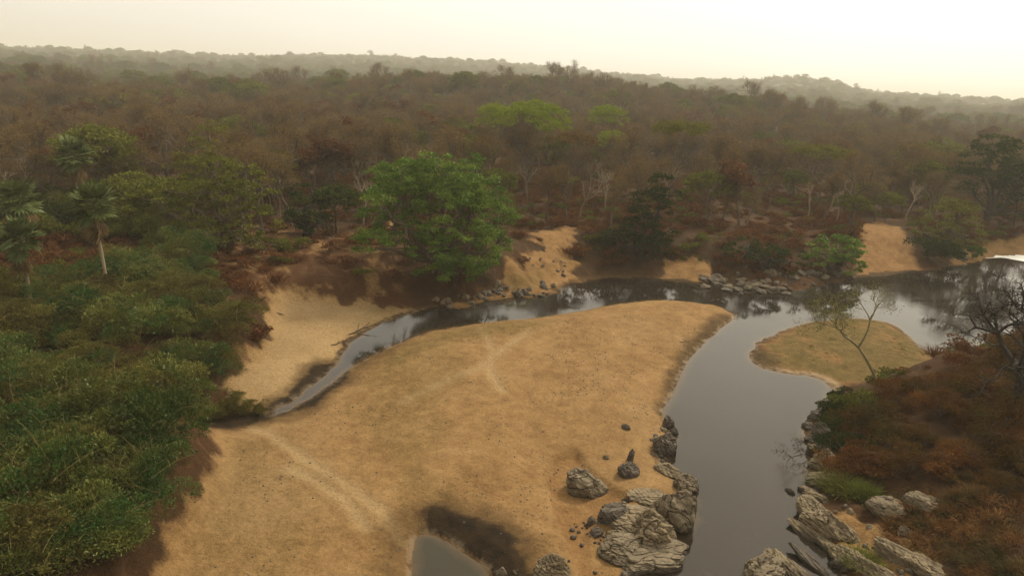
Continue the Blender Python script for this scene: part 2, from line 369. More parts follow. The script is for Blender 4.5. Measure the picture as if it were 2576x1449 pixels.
def leafmat(name, c0, c1, c2=None, transl=.2, big=0.0, c3=None, gloss=0.0):
    m, t, o = newmat(name)
    oi = t.nodes.new('ShaderNodeObjectInfo')
    f = math_(t, 'ADD', math_(t, 'MULTIPLY', attr(t, 'v'), .6), math_(t, 'MULTIPLY', oi.outputs['Random'], .4))
    st = [(0.0, c0), (1.0, c1)] if c2 is None else [(0.0, c0), (.5, c1), (1.0, c2)]
    col = ramp(t, f, st)
    if c3 is not None:
        nz = noise_(t, big, 3, .5, geopos(t))
        col = mixc(t, ramp(t, nz, [(.42, (0, 0, 0)), (.62, (1, 1, 1))]), col, c3)
    d = t.nodes.new('ShaderNodeBsdfDiffuse'); tr = t.nodes.new('ShaderNodeBsdfTranslucent'); mx_ = t.nodes.new('ShaderNodeMixShader')
    t.links.new(col, d.inputs['Color']); t.links.new(col, tr.inputs['Color']); mx_.inputs[0].default_value = transl
    t.links.new(d.outputs[0], mx_.inputs[1]); t.links.new(tr.outputs[0], mx_.inputs[2]); last = mx_.outputs[0]
    if gloss:
        gl = t.nodes.new('ShaderNodeBsdfGlossy'); gl.inputs['Roughness'].default_value = .38; gl.inputs['Color'].default_value = (.8, .85, .7, 1)
        m2 = t.nodes.new('ShaderNodeMixShader'); m2.inputs[0].default_value = gloss; t.links.new(last, m2.inputs[1]); t.links.new(gl.outputs[0], m2.inputs[2]); last = m2.outputs[0]
    t.links.new(last, o.inputs['Surface'])
    return m
def barkmat(name, c0, c1):
    m, t, o = newmat(name)
    nz = noise_(t, 3.0, 5, .6, coords(t))
    oi = t.nodes.new('ShaderNodeObjectInfo')
    col = ramp(t, math_(t, 'ADD', math_(t, 'MULTIPLY', nz, .7), math_(t, 'MULTIPLY', oi.outputs['Random'], .3)), [(.25, c0), (.75, c1)])
    p = t.nodes.new('ShaderNodeBsdfPrincipled'); p.inputs['Roughness'].default_value = .9
    t.links.new(col, p.inputs['Base Color']); t.links.new(p.outputs[0], o.inputs['Surface']); return m

def ground_material():
    m, t, o = newmat('riverside_ground'); P = geopos(t)
    n_f = noise_(t, 9.0, 6, .65, P); n_m = noise_(t, 1.1, 5, .6, P); n_l = noise_(t, .22, 4, .55, P); n_s = noise_(t, 26, 3, .6, P)
    n_e = noise_(t, 2.4, 7, .72, P, .5)
    def mask(name, k=.9, a=.34, b=.62):
        q = math_(t, 'ADD', attr(t, name), math_(t, 'MULTIPLY', math_(t, 'SUBTRACT', n_e, .5), k))
        return ramp(t, q, [(a, (0, 0, 0)), (b, (1, 1, 1))])
    sand = ramp(t, math_(t, 'ADD', math_(t, 'MULTIPLY', n_m, .5), math_(t, 'MULTIPLY', n_l, .5)), [(.36, (.170, .097, .036)), (.5, (.240, .143, .056)), (.64, (.305, .188, .080))])
    sand = mixc(t, math_(t, 'MULTIPLY', attr(t, 'rust'), .8), sand, ramp(t, n_m, [(.3, (.17, .082, .028)), (.7, (.245, .125, .046))]))
    sand = mixc(t, math_(t, 'MULTIPLY', attr(t, 'pale'), .9), sand, ramp(t, n_l, [(.3, (.285, .192, .090)), (.7, (.34, .237, .118))]))
    ol = ramp(t, n_m, [(.3, (.080, .056, .015)), (.7, (.145, .100, .031))])
    of = mask('olive', 1.0, .20, .95)
    sand = mixc(t, of, sand, ol)
    # speckle of small debris and shells
    sp = ramp(t, n_s, [(.30, (0, 0, 0)), (.37, (1, 1, 1))])
    spk = math_(t, 'MULTIPLY', math_(t, 'SUBTRACT', 1.0, sp), ramp(t, noise_(t, .45, 3, .5, P), [(.42, (.1, .1, .1)), (.6, (.9, .9, .9))]))
    sand = mixc(t, spk, sand, (.12, .065, .028))
    lt = ramp(t, noise_(t, 19, 3, .6, P), [(.64, (0, 0, 0)), (.70, (.5, .5, .5))])
    sand = mixc(t, lt, sand, (.42, .28, .13))
    soil = mixc(t, attr(t, 'red'), ramp(t, n_f, [(.3, (.018, .011, .0045)), (.7, (.046, .028, .011))]), ramp(t, n_f, [(.3, (.034, .0145, .0055)), (.7, (.098, .043, .0155))]))
    soil = mixc(t, ramp(t, noise_(t, .55, 5, .65, P, 1.5), [(.52, (0, 0, 0)), (.72, (.6, .6, .6))]), soil, (.115, .058, .022))
    grit = noise_(t, 4.5, 8, .78, P); grit2 = noise_(t, 1.7, 3, .6, P, 2.0)
    sand = mixc(t, 1.0, sand, ramp(t, grit, [(.34, (.66, .62, .56)), (.5, (1, 1, 1)), (.64, (1.16, 1.16, 1.16))]), 'MULTIPLY')
    sand = mixc(t, ramp(t, grit2, [(.56, (0, 0, 0)), (.66, (.28, .28, .28))]), sand, (.135, .075, .028))
    col = mixc(t, mask('sand', 1.15, .24, .80), soil, sand)
    wetc = ramp(t, n_m, [(.3, (.050, .028, .010)), (.7, (.105, .062, .023))])
    wf = mask('wet', .8, .15, .95)
    col = mixc(t, wf, col, wetc)
    col = mixc(t, mask('mud', .9, .22, .92), col, ramp(t, n_m, [(.3, (.010, .0065, .003)), (.7, (.036, .021, .008))]))
    col = mixc(t, math_(t, 'MULTIPLY', attr(t, 'rim'), ramp(t, n_m, [(.42, (0, 0, 0)), (.58, (.5, .5, .5))])), col, (.32, .25, .175))
    p = t.nodes.new('ShaderNodeBsdfPrincipled'); t.links.new(col, p.inputs['Base Color'])
    p.inputs['Roughness'].default_value = .93
    p.inputs['Specular IOR Level'].default_value = .12
    b = t.nodes.new('ShaderNodeBump'); b.inputs['Strength'].default_value = .8; b.inputs['Distance'].default_value = .16
    hh = math_(t, 'ADD', math_(t, 'MULTIPLY', n_f, .5), math_(t, 'ADD', math_(t, 'MULTIPLY', n_m, 1.2), math_(t, 'MULTIPLY', grit, .9)))
    t.links.new(hh, b.inputs['Height']); t.links.new(b.outputs[0], p.inputs['Normal'])
    t.links.new(p.outputs[0], o.inputs['Surface']); return m
def water_material(name, base):
    m, t, o = newmat(name); P = geopos(t)
    p = t.nodes.new('ShaderNodeBsdfPrincipled')
    n1 = noise_(t, .12, 3, .5, P)
    deep = ramp(t, n1, [(.3, base), (.7, tuple(c * 1.7 for c in base))])
    dz = math_(t, 'ADD', attr(t, 'depth'), math_(t, 'MULTIPLY', math_(t, 'SUBTRACT', noise_(t, 1.4, 4, .6, P), .5), .25))
    shallow = ramp(t, dz, [(0, (1, 1, 1)), (.08, (.6, .6, .6)), (.24, (0, 0, 0))])
    col = mixc(t, shallow, deep, (.060, .037, .016))
    scum = math_(t, 'MULTIPLY', ramp(t, noise_(t, .35, 5, .62, P, 1.2), [(.62, (0, 0, 0)), (.76, (.3, .3, .3))]), 1.0)
    col = mixc(t, scum, col, (.055, .046, .028))
    t.links.new(col, p.inputs['Base Color'])
    t.links.new(ramp(t, noise_(t, .18, 3, .5, P, .8), [(.4, (.03, .03, .03)), (.62, (.11, .11, .11))]), p.inputs['Roughness'])
    p.inputs['IOR'].default_value = 1.34; p.inputs['Specular Tint'].default_value = (1, .93, .83, 1)
    mp = t.nodes.new('ShaderNodeMapping'); mp.inputs['Scale'].default_value = (1, .45, 1); t.links.new(P, mp.inputs['Vector'])
    b = t.nodes.new('ShaderNodeBump'); b.inputs['Strength'].default_value = .10; b.inputs['Distance'].default_value = .03
    t.links.new(noise_(t, 1.6, 3, .5, mp.outputs[0]), b.inputs['Height']); t.links.new(b.outputs[0], p.inputs['Normal'])
    t.links.new(p.outputs[0], o.inputs['Surface']); return m
def rock_material(name, lo, hi, strat=(0, 0, 1)):
    m, t, o = newmat(name); P = coords(t)
    oi = t.nodes.new('ShaderNodeObjectInfo')
    n1 = noise_(t, 2.2, 6, .65, P, .6); n2 = noise_(t, 9, 5, .6, P)
    vo = t.nodes.new('ShaderNodeTexVoronoi'); vo.feature = 'DISTANCE_TO_EDGE'; vo.inputs['Scale'].default_value = 2.1; t.links.new(P, vo.inputs['Vector'])
    mp = t.nodes.new('ShaderNodeMapping'); mp.inputs['Scale'].default_value = (1.0, 1.6, 5); mp.inputs['Rotation'].default_value = (.5, .35, 0); t.links.new(P, mp.inputs['Vector'])
    n3 = noise_(t, 1.0, 4, .6, mp.outputs[0], .4)
    col = ramp(t, n1, [(.32, lo), (.52, tuple((a + b) / 2 for a, b in zip(lo, hi))), (.7, hi)])
    col = mixc(t, ramp(t, n3, [(.34, (.8, .8, .8)), (.46, (0, 0, 0))]), col, (.05, .036, .023))
    col = mixc(t, ramp(t, n2, [(.55, (0, 0, 0)), (.72, (.6, .6, .6))]), col, (.30, .20, .10))
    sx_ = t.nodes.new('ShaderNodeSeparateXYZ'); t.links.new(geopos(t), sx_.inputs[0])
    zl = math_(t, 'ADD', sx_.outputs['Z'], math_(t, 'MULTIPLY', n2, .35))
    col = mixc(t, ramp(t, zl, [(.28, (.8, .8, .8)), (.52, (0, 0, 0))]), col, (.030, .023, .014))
    p = t.nodes.new('ShaderNodeBsdfPrincipled'); p.inputs['Roughness'].default_value = .85; p.inputs['Specular IOR Level'].default_value = .3
    t.links.new(col, p.inputs['Base Color'])
    b = t.nodes.new('ShaderNodeBump'); b.inputs['Strength'].default_value = .9; b.inputs['Distance'].default_value = .12
    cr_ = ramp(t, vo.outputs['Distance'], [(0, (0, 0, 0)), (.08, (1, 1, 1))])
    hh = math_(t, 'ADD', math_(t, 'MULTIPLY', n3, 1.6), math_(t, 'ADD', math_(t, 'MULTIPLY', n2, .5), math_(t, 'MULTIPLY', cr_, .25)))
    t.links.new(hh, b.inputs['Height']); t.links.new(b.outputs[0], p.inputs['Normal'])
    t.links.new(p.outputs[0], o.inputs['Surface']); return m

M = {}
M['ground'] = ground_material()
M['river'] = water_material('river_water', (.014, .011, .008))
M['pool'] = water_material('pool_water', (.014, .011, .005))
M['rock'] = rock_material('weathered_rock', (.115, .090, .058), (.19, .150, .095))
M['rockdark'] = rock_material('dark_rock', (.045, .038, .030), (.16, .13, .10))
M['rockslab'] = rock_material('slab_rock', (.13, .098, .058), (.215, .166, .098))
M['bark'] = barkmat('brown_bark', (.060, .042, .028), (.125, .090, .060))
M['barkpale'] = barkmat('pale_bark', (.16, .12, .075), (.29, .22, .14))
M['barkdark'] = barkmat('dark_bark', (.014, .010, .007), (.038, .028, .019))
M['barkyel'] = barkmat('yellowish_bark', (.11, .085, .035), (.22, .17, .075))
M['twig'] = leafmat('dry_twigs', (.080, .049, .019), (.155, .098, .038), (.22, .150, .062))
M['twigred'] = leafmat('rusty_dry_leaves', (.070, .029, .012), (.125, .052, .021), (.18, .090, .036))
M['mango'] = leafmat('glossy_green_leaves', (.018, .040, .005), (.070, .125, .012), (.190, .250, .034), gloss=.02)
M['bright'] = leafmat('fresh_green_leaves', (.11, .15, .014), (.19, .235, .024), (.25, .28, .040))
M['olive'] = leafmat('olive_leaves', (.050, .054, .011), (.112, .116, .022), (.185, .182, .038))
M['olivelt'] = leafmat('yellow_olive_leaves', (.085, .084, .016), (.140, .130, .026), (.19, .165, .042))
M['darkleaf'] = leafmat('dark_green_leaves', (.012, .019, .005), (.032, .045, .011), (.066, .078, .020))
M['thicket'] = leafmat('thicket_leaves', (.022, .025, .006), (.088, .096, .017), (.25, .25, .062), c3=(.034, .076, .013), big=.33, gloss=.02)
M['thicket2'] = leafmat('thicket_leaves_dry', (.040, .038, .010), (.125, .115, .028), (.26, .225, .065), c3=(.080, .062, .020), big=.35)
M['cane'] = leafmat('straw_canes', (.10, .08, .030), (.20, .155, .060), (.29, .23, .10))
M['palm'] = leafmat('palm_fan', (.030, .043, .011), (.088, .106, .032), (.19, .205, .095), gloss=.015)
M['palmdry'] = leafmat('dry_palm_fan', (.13, .080, .034), (.24, .16, .075), (.38, .30, .18))
M['rust'] = leafmat('rusty_shrub', (.050, .018, .005), (.125, .050, .014), (.235, .110, .032), c3=(.085, .058, .015), big=.22)
M['grassred'] = leafmat('red_dry_grass', (.12, .050, .019), (.19, .092, .034), (.30, .175, .075), c3=(.075, .060, .022), big=.6)
M['grassgreen'] = leafmat('green_grass', (.06, .075, .014), (.14, .15, .032), (.24, .22, .065))
M['grassdull'] = leafmat('dull_olive_grass', (.11, .075, .022), (.17, .125, .038), (.22, .17, .055))

# ------------------------------------------------------------------ terrain sheet
def build_terrain():
    th = np.radians(np.linspace(-60, 60, 500))
    r1 = 9 * 1.0078 ** np.arange(0, int(math.log(230 / 9) / math.log(1.0078)))
    r2 = r1[-1] * 1.03 ** np.arange(1, int(math.log(6400 / r1[-1]) / math.log(1.03)))
    r = np.concatenate([r1, r2])
    RR, TT = np.meshgrid(r, th, indexing='ij')
    X = RR * np.sin(TT); Y = RR * np.cos(TT)
    h, m, cls = terrain(X, Y, True)
    q = RR.ravel() < 420; sdr = np.full(X.size, 99.); sdp = np.full(X.size, 99.); sd2 = np.full(X.size, 99.)
    sdr[q] = -sdf(RIVER, X.ravel()[q], Y.ravel()[q]); sdp[q] = -sdf(POOL, X.ravel()[q], Y.ravel()[q]); sd2[q] = -sdf(PUD2, X.ravel()[q], Y.ravel()[q])
    nr, nc = X.shape
    idx = np.arange(nr * nc).reshape(nr, nc)
    F = np.stack([idx[:-1, :-1], idx[:-1, 1:], idx[1:, 1:], idx[1:, :-1]], -1).reshape(-1, 4)[:, ::-1]
    c = cls[:-1, :-1].ravel()
    V = np.stack([X.ravel(), Y.ravel(), h.ravel()], 1)
    for nm, dd_, mt in (('river_water', sdr, 'river'), ('pool_water', sdp, 'pool')):
        f = F[(dd_[F] < 1.5).any(1)]; uq, inv = np.unique(f, return_inverse=True); Vw = V[uq].copy(); Vw[:, 2] = 0
        me = mesh_np(nm, Vw, inv.reshape(-1, 4), [M[mt]], attrs={'depth': -h.ravel()[uq]})
        tag(link(bpy.data.objects.new(nm, me)), kind='structure')
    for k, nm in ((0, 'ground'), (1, 'sandbar'), (2, 'sandy_bank'), (3, 'grassy_spit'), (4, 'hills')):
        f = F[c == k]; uq, inv = np.unique(f, return_inverse=True)
        me = mesh_np(nm, V[uq], inv.reshape(-1, 4), [M['ground']], attrs={a: b.ravel()[uq] for a, b in m.items()})
        tag(link(bpy.data.objects.new(nm, me)), kind='structure')
build_terrain()

def water_sheet(nm, P, grow, mat, z=0.0):
    me = bpy.data.meshes.new(nm); bm = bmesh.new()
    c = P.mean(0)
    nxt = np.roll(P, -1, 0) - np.roll(P, 1, 0); nn = np.stack([nxt[:, 1], -nxt[:, 0]], 1); nn /= np.linalg.norm(nn, axis=1, keepdims=True) + 1e-9
    area = .5 * np.sum(P[:, 0] * np.roll(P[:, 1], -1) - np.roll(P[:, 0], -1) * P[:, 1])
    Q = P + nn * grow * (1 if area > 0 else -1)
    vs = [bm.verts.new((a, b, z)) for a, b in Q]; f = bm.faces.new(vs)
    bmesh.ops.triangulate(bm, faces=[f])
    for f in bm.faces:
        if f.normal.z < 0: f.normal_flip()
    bm.to_mesh(me); bm.free(); me.materials.append(mat)
    return tag(link(bpy.data.objects.new(nm, me)), kind='structure')

wm, wt_, wo_ = newmat('white_patch')
wb = wt_.nodes.new('ShaderNodeBsdfPrincipled'); wb.inputs['Base Color'].default_value = (.75, .72, .66, 1); wb.inputs['Roughness'].default_value = .6
wt_.links.new(wb.outputs[0], wo_.inputs['Surface'])
WW = poly([(2470, 650), (2500, 643), (2576, 638), (2700, 642), (2700, 662), (2620, 662), (2560, 656), (2520, 648)], 2)
WW = WW + np.stack([fbm(WW[:, 0] / 2, WW[:, 1] / 2, 61), fbm(WW[:, 0] / 2, WW[:, 1] / 2, 67)], 1) * .5
water_sheet('white_patch', WW, .1, wm, .03)  # flat white sheet just above the river at the far right
# ------------------------------------------------------------------ tree generators
def skeleton(r, H, trunk=.35, nl=4, spread=.75, forks=(3, 5), r0=None, lift=.12, lens=.62, jit=.18, lean=(0, 0)):
    segs, tips = [], []
    r0 = r0 or H * .022
    def branch(p, d, ln, rad, lev):
        k = 4 if lev == 0 else 3
        for i in range(k):
            d = d + r.normal(size=3) * jit * (0.5 if lev == 0 else 1); d[2] += lift if lev else 0.0
            d = d / np.linalg.norm(d); q = p + d * ln / k
            ra, rb = rad * (1 - .35 * i / k), rad * (1 - .35 * (i + 1) / k)
            segs.append((*p, *q, ra, rb)); p = q
            if 0 < lev < nl and i < k - 1 and r.random() < .55:
                fork(p, d, ln * .55, rb * .5, lev + 1, 1)
        if lev < nl: fork(p, d, ln * lens, rad * .62, lev + 1, int(r.integers(forks[0], forks[1] + 1)) if lev < 2 else int(r.integers(2, 4)))
        else: tips.append(p)
    def fork(p, d, ln, rad, lev, n):
        a0 = r.random() * 6.28
        for j in range(n):
            a = a0 + j * 6.283 / n + r.normal() * .3
            s = spread * r.uniform(.6, 1.2)
            ax = np.cross(d, [0.3, 0.1, 1.0]); ax /= np.linalg.norm(ax) + 1e-9; bx = np.cross(d, ax)
            nd = d * math.cos(s) + (ax * math.cos(a) + bx * math.sin(a)) * math.sin(s)
            branch(p, nd, ln * r.uniform(.8, 1.2), max(rad, .012), lev)
    branch(np.zeros(3), np.array([lean[0], lean[1], 1.0]), H * trunk, r0, 0)
    segs = np.array(segs); tips = np.array(tips)
    f = H / max(tips[:, 2].max(), .1); 
    segs[:, :6] *= f; tips *= f
    segs[:, 2] -= .25 * (segs[:, 2] == 0)
    return segs, tips
def bare_tree(seed, H, dens=9, tw=.5, leafy=0.0, twigw=.03, **k):
    r = np.random.default_rng(seed); segs, tips = skeleton(r, H, **k)
    wood = MB(); big = segs[:, 6] > H * .006
    wood.tubes(segs[big], 5); wood.tubes(segs[~big], 3)
    cr_ = MB(); n = len(tips) * dens
    b = np.repeat(tips, dens, 0) + r.normal(size=(n, 3)) * H * .028
    a = unit(n, r); a[:, 2] = np.abs(a[:, 2]) * .8; a /= np.linalg.norm(a, axis=1, keepdims=True)
    cr_.leaves(b, a, perp(a, r), r.uniform(.4, 1.2, n) * tw, r.uniform(.7, 1.4, n) * twigw * (1 + leafy * 3), r.random(n))
    return wood, cr_
def crown_tree(seed, H, Wd, clumps=150, per=110, leaf=.3, shell=.75, base=.3, flat=1.0, lobes=5, aspect=1.6, clr=.085, hollow=0.0, **k):
    r = np.random.default_rng(seed)
    k.setdefault('spread', .7)
    segs, tips = skeleton(r, H * .85, trunk=base * .9, **k)
    sx = Wd * .42 / max(np.abs(tips[:, :2]).max(), .1); segs[:, [0, 1, 3, 4]] *= sx
    wood = MB(); big = segs[:, 6] > H * .005
    wood.tubes(segs[big], 6); wood.tubes(segs[~big], 3)
    # lumpy envelope
    lob = unit(lobes * 3, r); lob[:, 2] = np.abs(lob[:, 2]) * .8 - .1
    d = unit(clumps * 3, r); d[:, 2] = np.where(d[:, 2] < -.35, -d[:, 2], d[:, 2]); d = d[:clumps]
    bump = 0.78 + .30 * np.max(np.clip((d @ lob.T - .75) / .25, 0, 1), 1)
    rad = bump * (shell + (1 - shell) * r.random(clumps) ** .5)
    rad = np.where(r.random(clumps) < .25, rad * r.uniform(.45, .9, clumps), rad)
    ch = H * (1 - base) / 2 * 1.05
    C = d * rad[:, None] * np.array([Wd / 2, Wd / 2, ch * flat]); C[:, 2] += H - ch * flat * 1.0
    cs = Wd * clr * r.uniform(.65, 1.3, clumps)
    n = clumps * per; cc = np.repeat(C, per, 0); rr = np.repeat(cs, per)
    q = unit(n, r); q[:, 2] = np.where(q[:, 2] < -.2, np.abs(q[:, 2]) * .5, q[:, 2])
    pts = cc + q * (rr * r.uniform(.55, 1.05, n))[:, None] * np.array([1, 1, .75])
    a = q * .5 + unit(n, r) * .9; a[:, 2] -= .25; a /= np.linalg.norm(a, axis=1, keepdims=True)
    lf = MB(); vv = np.clip(np.repeat(r.random(clumps), per) * .55 + r.random(n) * .45, 0, 1)
    lf.leaves(pts, a, perp(a, r), leaf * r.uniform(.6, 1.3, n), leaf / aspect * r.uniform(.7, 1.2, n), vv)
    return wood, lf
def shrub(seed, H, Wd, n=6500, leaf=.2, aspect=2.2, canes=26, lump=9, cane_len=1.2, spiky=.3):
    r = np.random.default_rng(seed)
    lobc = r.normal(size=(lump, 3)) * np.array([Wd * .24, Wd * .24, H * .16]) + np.array([0, 0, H * .48])
    lr = r.uniform(.13, .34, lump) * Wd
    wh = r.integers(0, lump, n); q = unit(n, r); q[:, 2] = np.where(q[:, 2] < -.1, np.abs(q[:, 2]), q[:, 2])
    rr = lr[wh] * (1 - .45 * r.random(n) ** 2)
    pts = lobc[wh] + q * rr[:, None] * np.array([1, 1, H / Wd * 1.1])
    pts[:, 2] = np.clip(pts[:, 2], 0.02, None)
    a = q * spiky + unit(n, r) * .7; a[:, 2] += .25; a /= np.linalg.norm(a, axis=1, keepdims=True)
    ns_ = n // 3; nsh = 90; ow = r.integers(0, lump, nsh); qd = unit(nsh, r); qd[:, 2] = np.abs(qd[:, 2]) + .2; qd /= np.linalg.norm(qd, axis=1, keepdims=True)
    so_ = lobc[ow] + qd * lr[ow][:, None] * .8 * np.array([1, 1, H / Wd]); sl_ = r.uniform(.25, .75, nsh) * H * .3
    wi = r.integers(0, nsh, ns_); tt_ = r.random(ns_); bend = np.array([0, 0, -.25])
    pts[:ns_] = so_[wi] + (qd[wi] * tt_[:, None] + bend * (tt_ ** 2)[:, None]) * sl_[wi][:, None] + r.normal(size=(ns_, 3)) * .035
    fz = vnoise(pts[:, 0] * 1.3 + seed, pts[:, 1] * 1.3, seed)
    lf = MB(); lf.leaves(pts, a, perp(a, r), leaf * r.uniform(.5, 1.5, n), leaf / aspect * r.uniform(.7, 1.3, n), np.clip(fz * .6 + r.random(n) * .4, 0, 1))
    st = MB(); segs = []
    for _ in range(canes):
        az = r.random() * 6.28 if r.random() < .4 else 1.2 + seed + r.normal() * .5; p = np.array([r.normal() * Wd * .2, r.normal() * Wd * .2, H * r.uniform(.4, .85)])
        d = np.array([math.cos(az) * .7, math.sin(az) * .7, .8]); ln = cane_len * r.uniform(.3, 1.7)
        for i in range(5):
            d = d + r.normal(size=3) * .12; d[2] -= r.uniform(.05, .38); d /= np.linalg.norm(d); q2 = p + d * ln / 3
            segs.append((*p, *q2, .012 * (1 - i / 6), .012 * (1 - (i + 1) / 6))); p = q2
    for _ in range(7):
        az = r.random() * 6.28; segs.append((r.normal() * .1, r.normal() * .1, -.2, math.cos(az) * Wd * .25, math.sin(az) * Wd * .25, H * .6, .05, .02))
    st.tubes(segs, 3)
    return st, lf
def tuft(seed, H, Wd, n=160, wdt=.03, droop=.5):
    r = np.random.default_rng(seed); mb = MB()
    b = r.normal(size=(n, 3)) * np.array([Wd * .22, Wd * .22, 0]); d = b * np.array([1.6 / Wd, 1.6 / Wd, 0]) + r.normal(size=(n, 3)) * .28; d[:, 2] = 1
    d /= np.linalg.norm(d, axis=1, keepdims=True); h = H * r.uniform(.5, 1.15, n)
    side = perp(d, r) * wdt; v = r.random(n)
    mid = b + d * (h * .55)[:, None]; d2 = d + d * np.array([1, 1, 0]) * droop; d2[:, 2] -= droop * .8; tip = mid + d2 * (h * .5)[:, None]
    V = np.stack([b - side, b + side, mid + side * .8, mid - side * .8], 1); F = np.arange(4)[None] + (np.arange(n) * 4)[:, None]
    mb.add(V, F, v); V = np.stack([mid - side * .8, mid + side * .8, tip + side * .15, tip - side * .15], 1); mb.add(V, F, v)
    return mb

def plant(name, kind_meshes, loc, rz, s, pn=('trunk', 'crown'), **k):
    e_ = empty(name, loc, rz, s, **k)
    for nm, me in zip(pn, kind_meshes):
        if me is not None: part(nm, me, e_)
    return e_
def scatter_stuff(name, P, rot, scl, idx, meshes, label, cat):
    col = bpy.data.collections.new(name + '_sources')
    for i, me in enumerate(meshes):
        col.objects.link(bpy.data.objects.new('%s_source_%02d' % (name, i), me))
    me = bpy.data.meshes.new(name); me.vertices.add(len(P)); me.vertices.foreach_set('co', np.asarray(P, np.float32).ravel())
    for k, a, tp in (('rot', rot, 'FLOAT'), ('scl', scl, 'FLOAT'), ('idx', idx, 'INT')):
        at = me.attributes.new(k, tp, 'POINT'); at.data.foreach_set('value', np.asarray(a, np.int32 if tp == 'INT' else np.float32))
    ng = bpy.data.node_groups.new(name, 'GeometryNodeTree')
    ng.interface.new_socket('Geometry', in_out='INPUT', socket_type='NodeSocketGeometry'); ng.interface.new_socket('Geometry', in_out='OUTPUT', socket_type='NodeSocketGeometry')
    n = ng.nodes.new; l = ng.links.new
    gi, go, ip, ci, cx = n('NodeGroupInput'), n('NodeGroupOutput'), n('GeometryNodeInstanceOnPoints'), n('GeometryNodeCollectionInfo'), n('ShaderNodeCombineXYZ')
    ci.inputs['Collection'].default_value = col; ci.inputs['Separate Children'].default_value = True; ci.inputs['Reset Children'].default_value = True
    def na(a, tp):
        q = n('GeometryNodeInputNamedAttribute'); q.data_type = tp; q.inputs['Name'].default_value = a; return q.outputs['Attribute']
    l(gi.outputs[0], ip.inputs['Points']); l(ci.outputs[0], ip.inputs['Instance']); ip.inputs['Pick Instance'].default_value = True
    l(na('idx', 'INT'), ip.inputs['Instance Index']); l(na('rot', 'FLOAT'), cx.inputs['Z']); l(cx.outputs[0], ip.inputs['Rotation']); l(na('scl', 'FLOAT'), ip.inputs['Scale'])
    l(ip.outputs[0], go.inputs[0])
    o = link(bpy.data.objects.new(name, me)); md = o.modifiers.new('scatter', 'NODES'); md.node_group = ng
    return tag(o, label, cat, kind='stuff')

ORD = ['first', 'second', 'third', 'fourth', 'fifth', 'sixth', 'seventh', 'eighth', 'ninth', 'tenth', 'eleventh', 'twelfth', 'thirteenth', 'fourteenth', 'fifteenth',
       'sixteenth', 'seventeenth', 'eighteenth', 'nineteenth', 'twentieth']
def ordn(i):
    if i < 20: return ORD[i]
    tens = ['twenty', 'thirty', 'forty', 'fifty', 'sixty', 'seventy', 'eighty', 'ninety'][(i + 1) // 10 - 2]; u_ = (i + 1) % 10
    return tens + '-' + ORD[u_ - 1] if u_ else {'twenty': 'twentieth'}.get(tens, tens[:-1] + 'ieth')
def rank(objs, text, place, per=9):      # name each by its row from the front and its place in the row
    objs = [o for o in objs if o]; P = [(o, *[float(q) for q in proj(np.array(o.location[0]), np.array(o.location[1]), np.array(o.location[2]))]) for o in objs]
    if len(P) <= per + 3:
        for i, (o, u, v) in enumerate(sorted(P, key=lambda q: q[1])): o['label'] = '%s, %s from the left %s' % (text(o), ordn(i), place)
        return
    P.sort(key=lambda q: -q[2] + .052 * q[1])
    for rI in range(0, len(P), per):
        for i, (o, u, v) in enumerate(sorted(P[rI:rI + per], key=lambda q: q[1])):
            o['label'] = '%s %s, row %s from front, %s from left' % (text(o), place, ordn(rI // per), ordn(i))
# ------------------------------------------------------------------ library of plants
LIB = {}
def lib(key, gen, mats, names=('trunk', 'crown')):
    LIB[key] = (gen[0].mesh('%s_%s' % (key, names[0]), [M[mats[0]]]), gen[1].mesh('%s_%s' % (key, names[1]), [M[mats[1]]]))
RAW = {}
for i in range(6):
    g = bare_tree(100 + i, 9.5, dens=12, tw=.62, twigw=.034, spread=.42 + .06 * i, trunk=.30 + .03 * i, nl=4, lift=.16, jit=.24); RAW['bare%d' % i] = g
    lib('bare%d' % i, g, ('bark', 'twig'))
for i in range(3):
    g = bare_tree(120 + i, 8, dens=12, tw=.55, twigw=.08, leafy=.5, spread=.62, nl=4); lib('red%d' % i, g, ('bark', 'twigred')); RAW['red%d' % i] = g
for i in range(3):
    g = bare_tree(130 + i, 8.8, dens=3, tw=.45, twigw=.03, spread=.6, nl=3, r0=.2); lib('pale%d' % i, g, ('barkpale', 'twig'))
for i in range(4):
    g = crown_tree(140 + i, 8.5, 8, clumps=90, per=45, leaf=.34, clr=.10, base=.3); RAW['olive%d' % i] = g
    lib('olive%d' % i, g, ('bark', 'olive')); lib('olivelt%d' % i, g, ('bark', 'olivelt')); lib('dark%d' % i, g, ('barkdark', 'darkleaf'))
for i in range(2):
    g = crown_tree(150 + i, 12, 11, clumps=150, per=60, leaf=.28, clr=.06, base=.55, flat=1.0, nl=4, trunk=None) if False else crown_tree(150 + i, 12, 12, clumps=210, per=40, leaf=.26, clr=.055, base=.5, nl=4, spread=.5, shell=.6)
    lib('bright%d' % i, g, ('bark', 'bright'))
for i in range(2):
    g = crown_tree(160 + i, 8, 10, clumps=90, per=60, leaf=.26, clr=.065, base=.62, flat=.7, shell=.5, spread=.8)
    lib('flat%d' % i, g, ('bark', 'olivelt')); lib('flatbrown%d' % i, g, ('bark', 'twig'))
for i in range(5):
    g = shrub(170 + i, 3.2, 4.4, n=15000, leaf=.15, canes=36, cane_len=.95, aspect=3.0, lump=17, spiky=.7); lib('thick%d' % i, g, ('cane', 'thicket'), ('stem', 'foliage')); lib('thickdry%d' % i, g, ('cane', 'thicket2'), ('stem', 'foliage'))
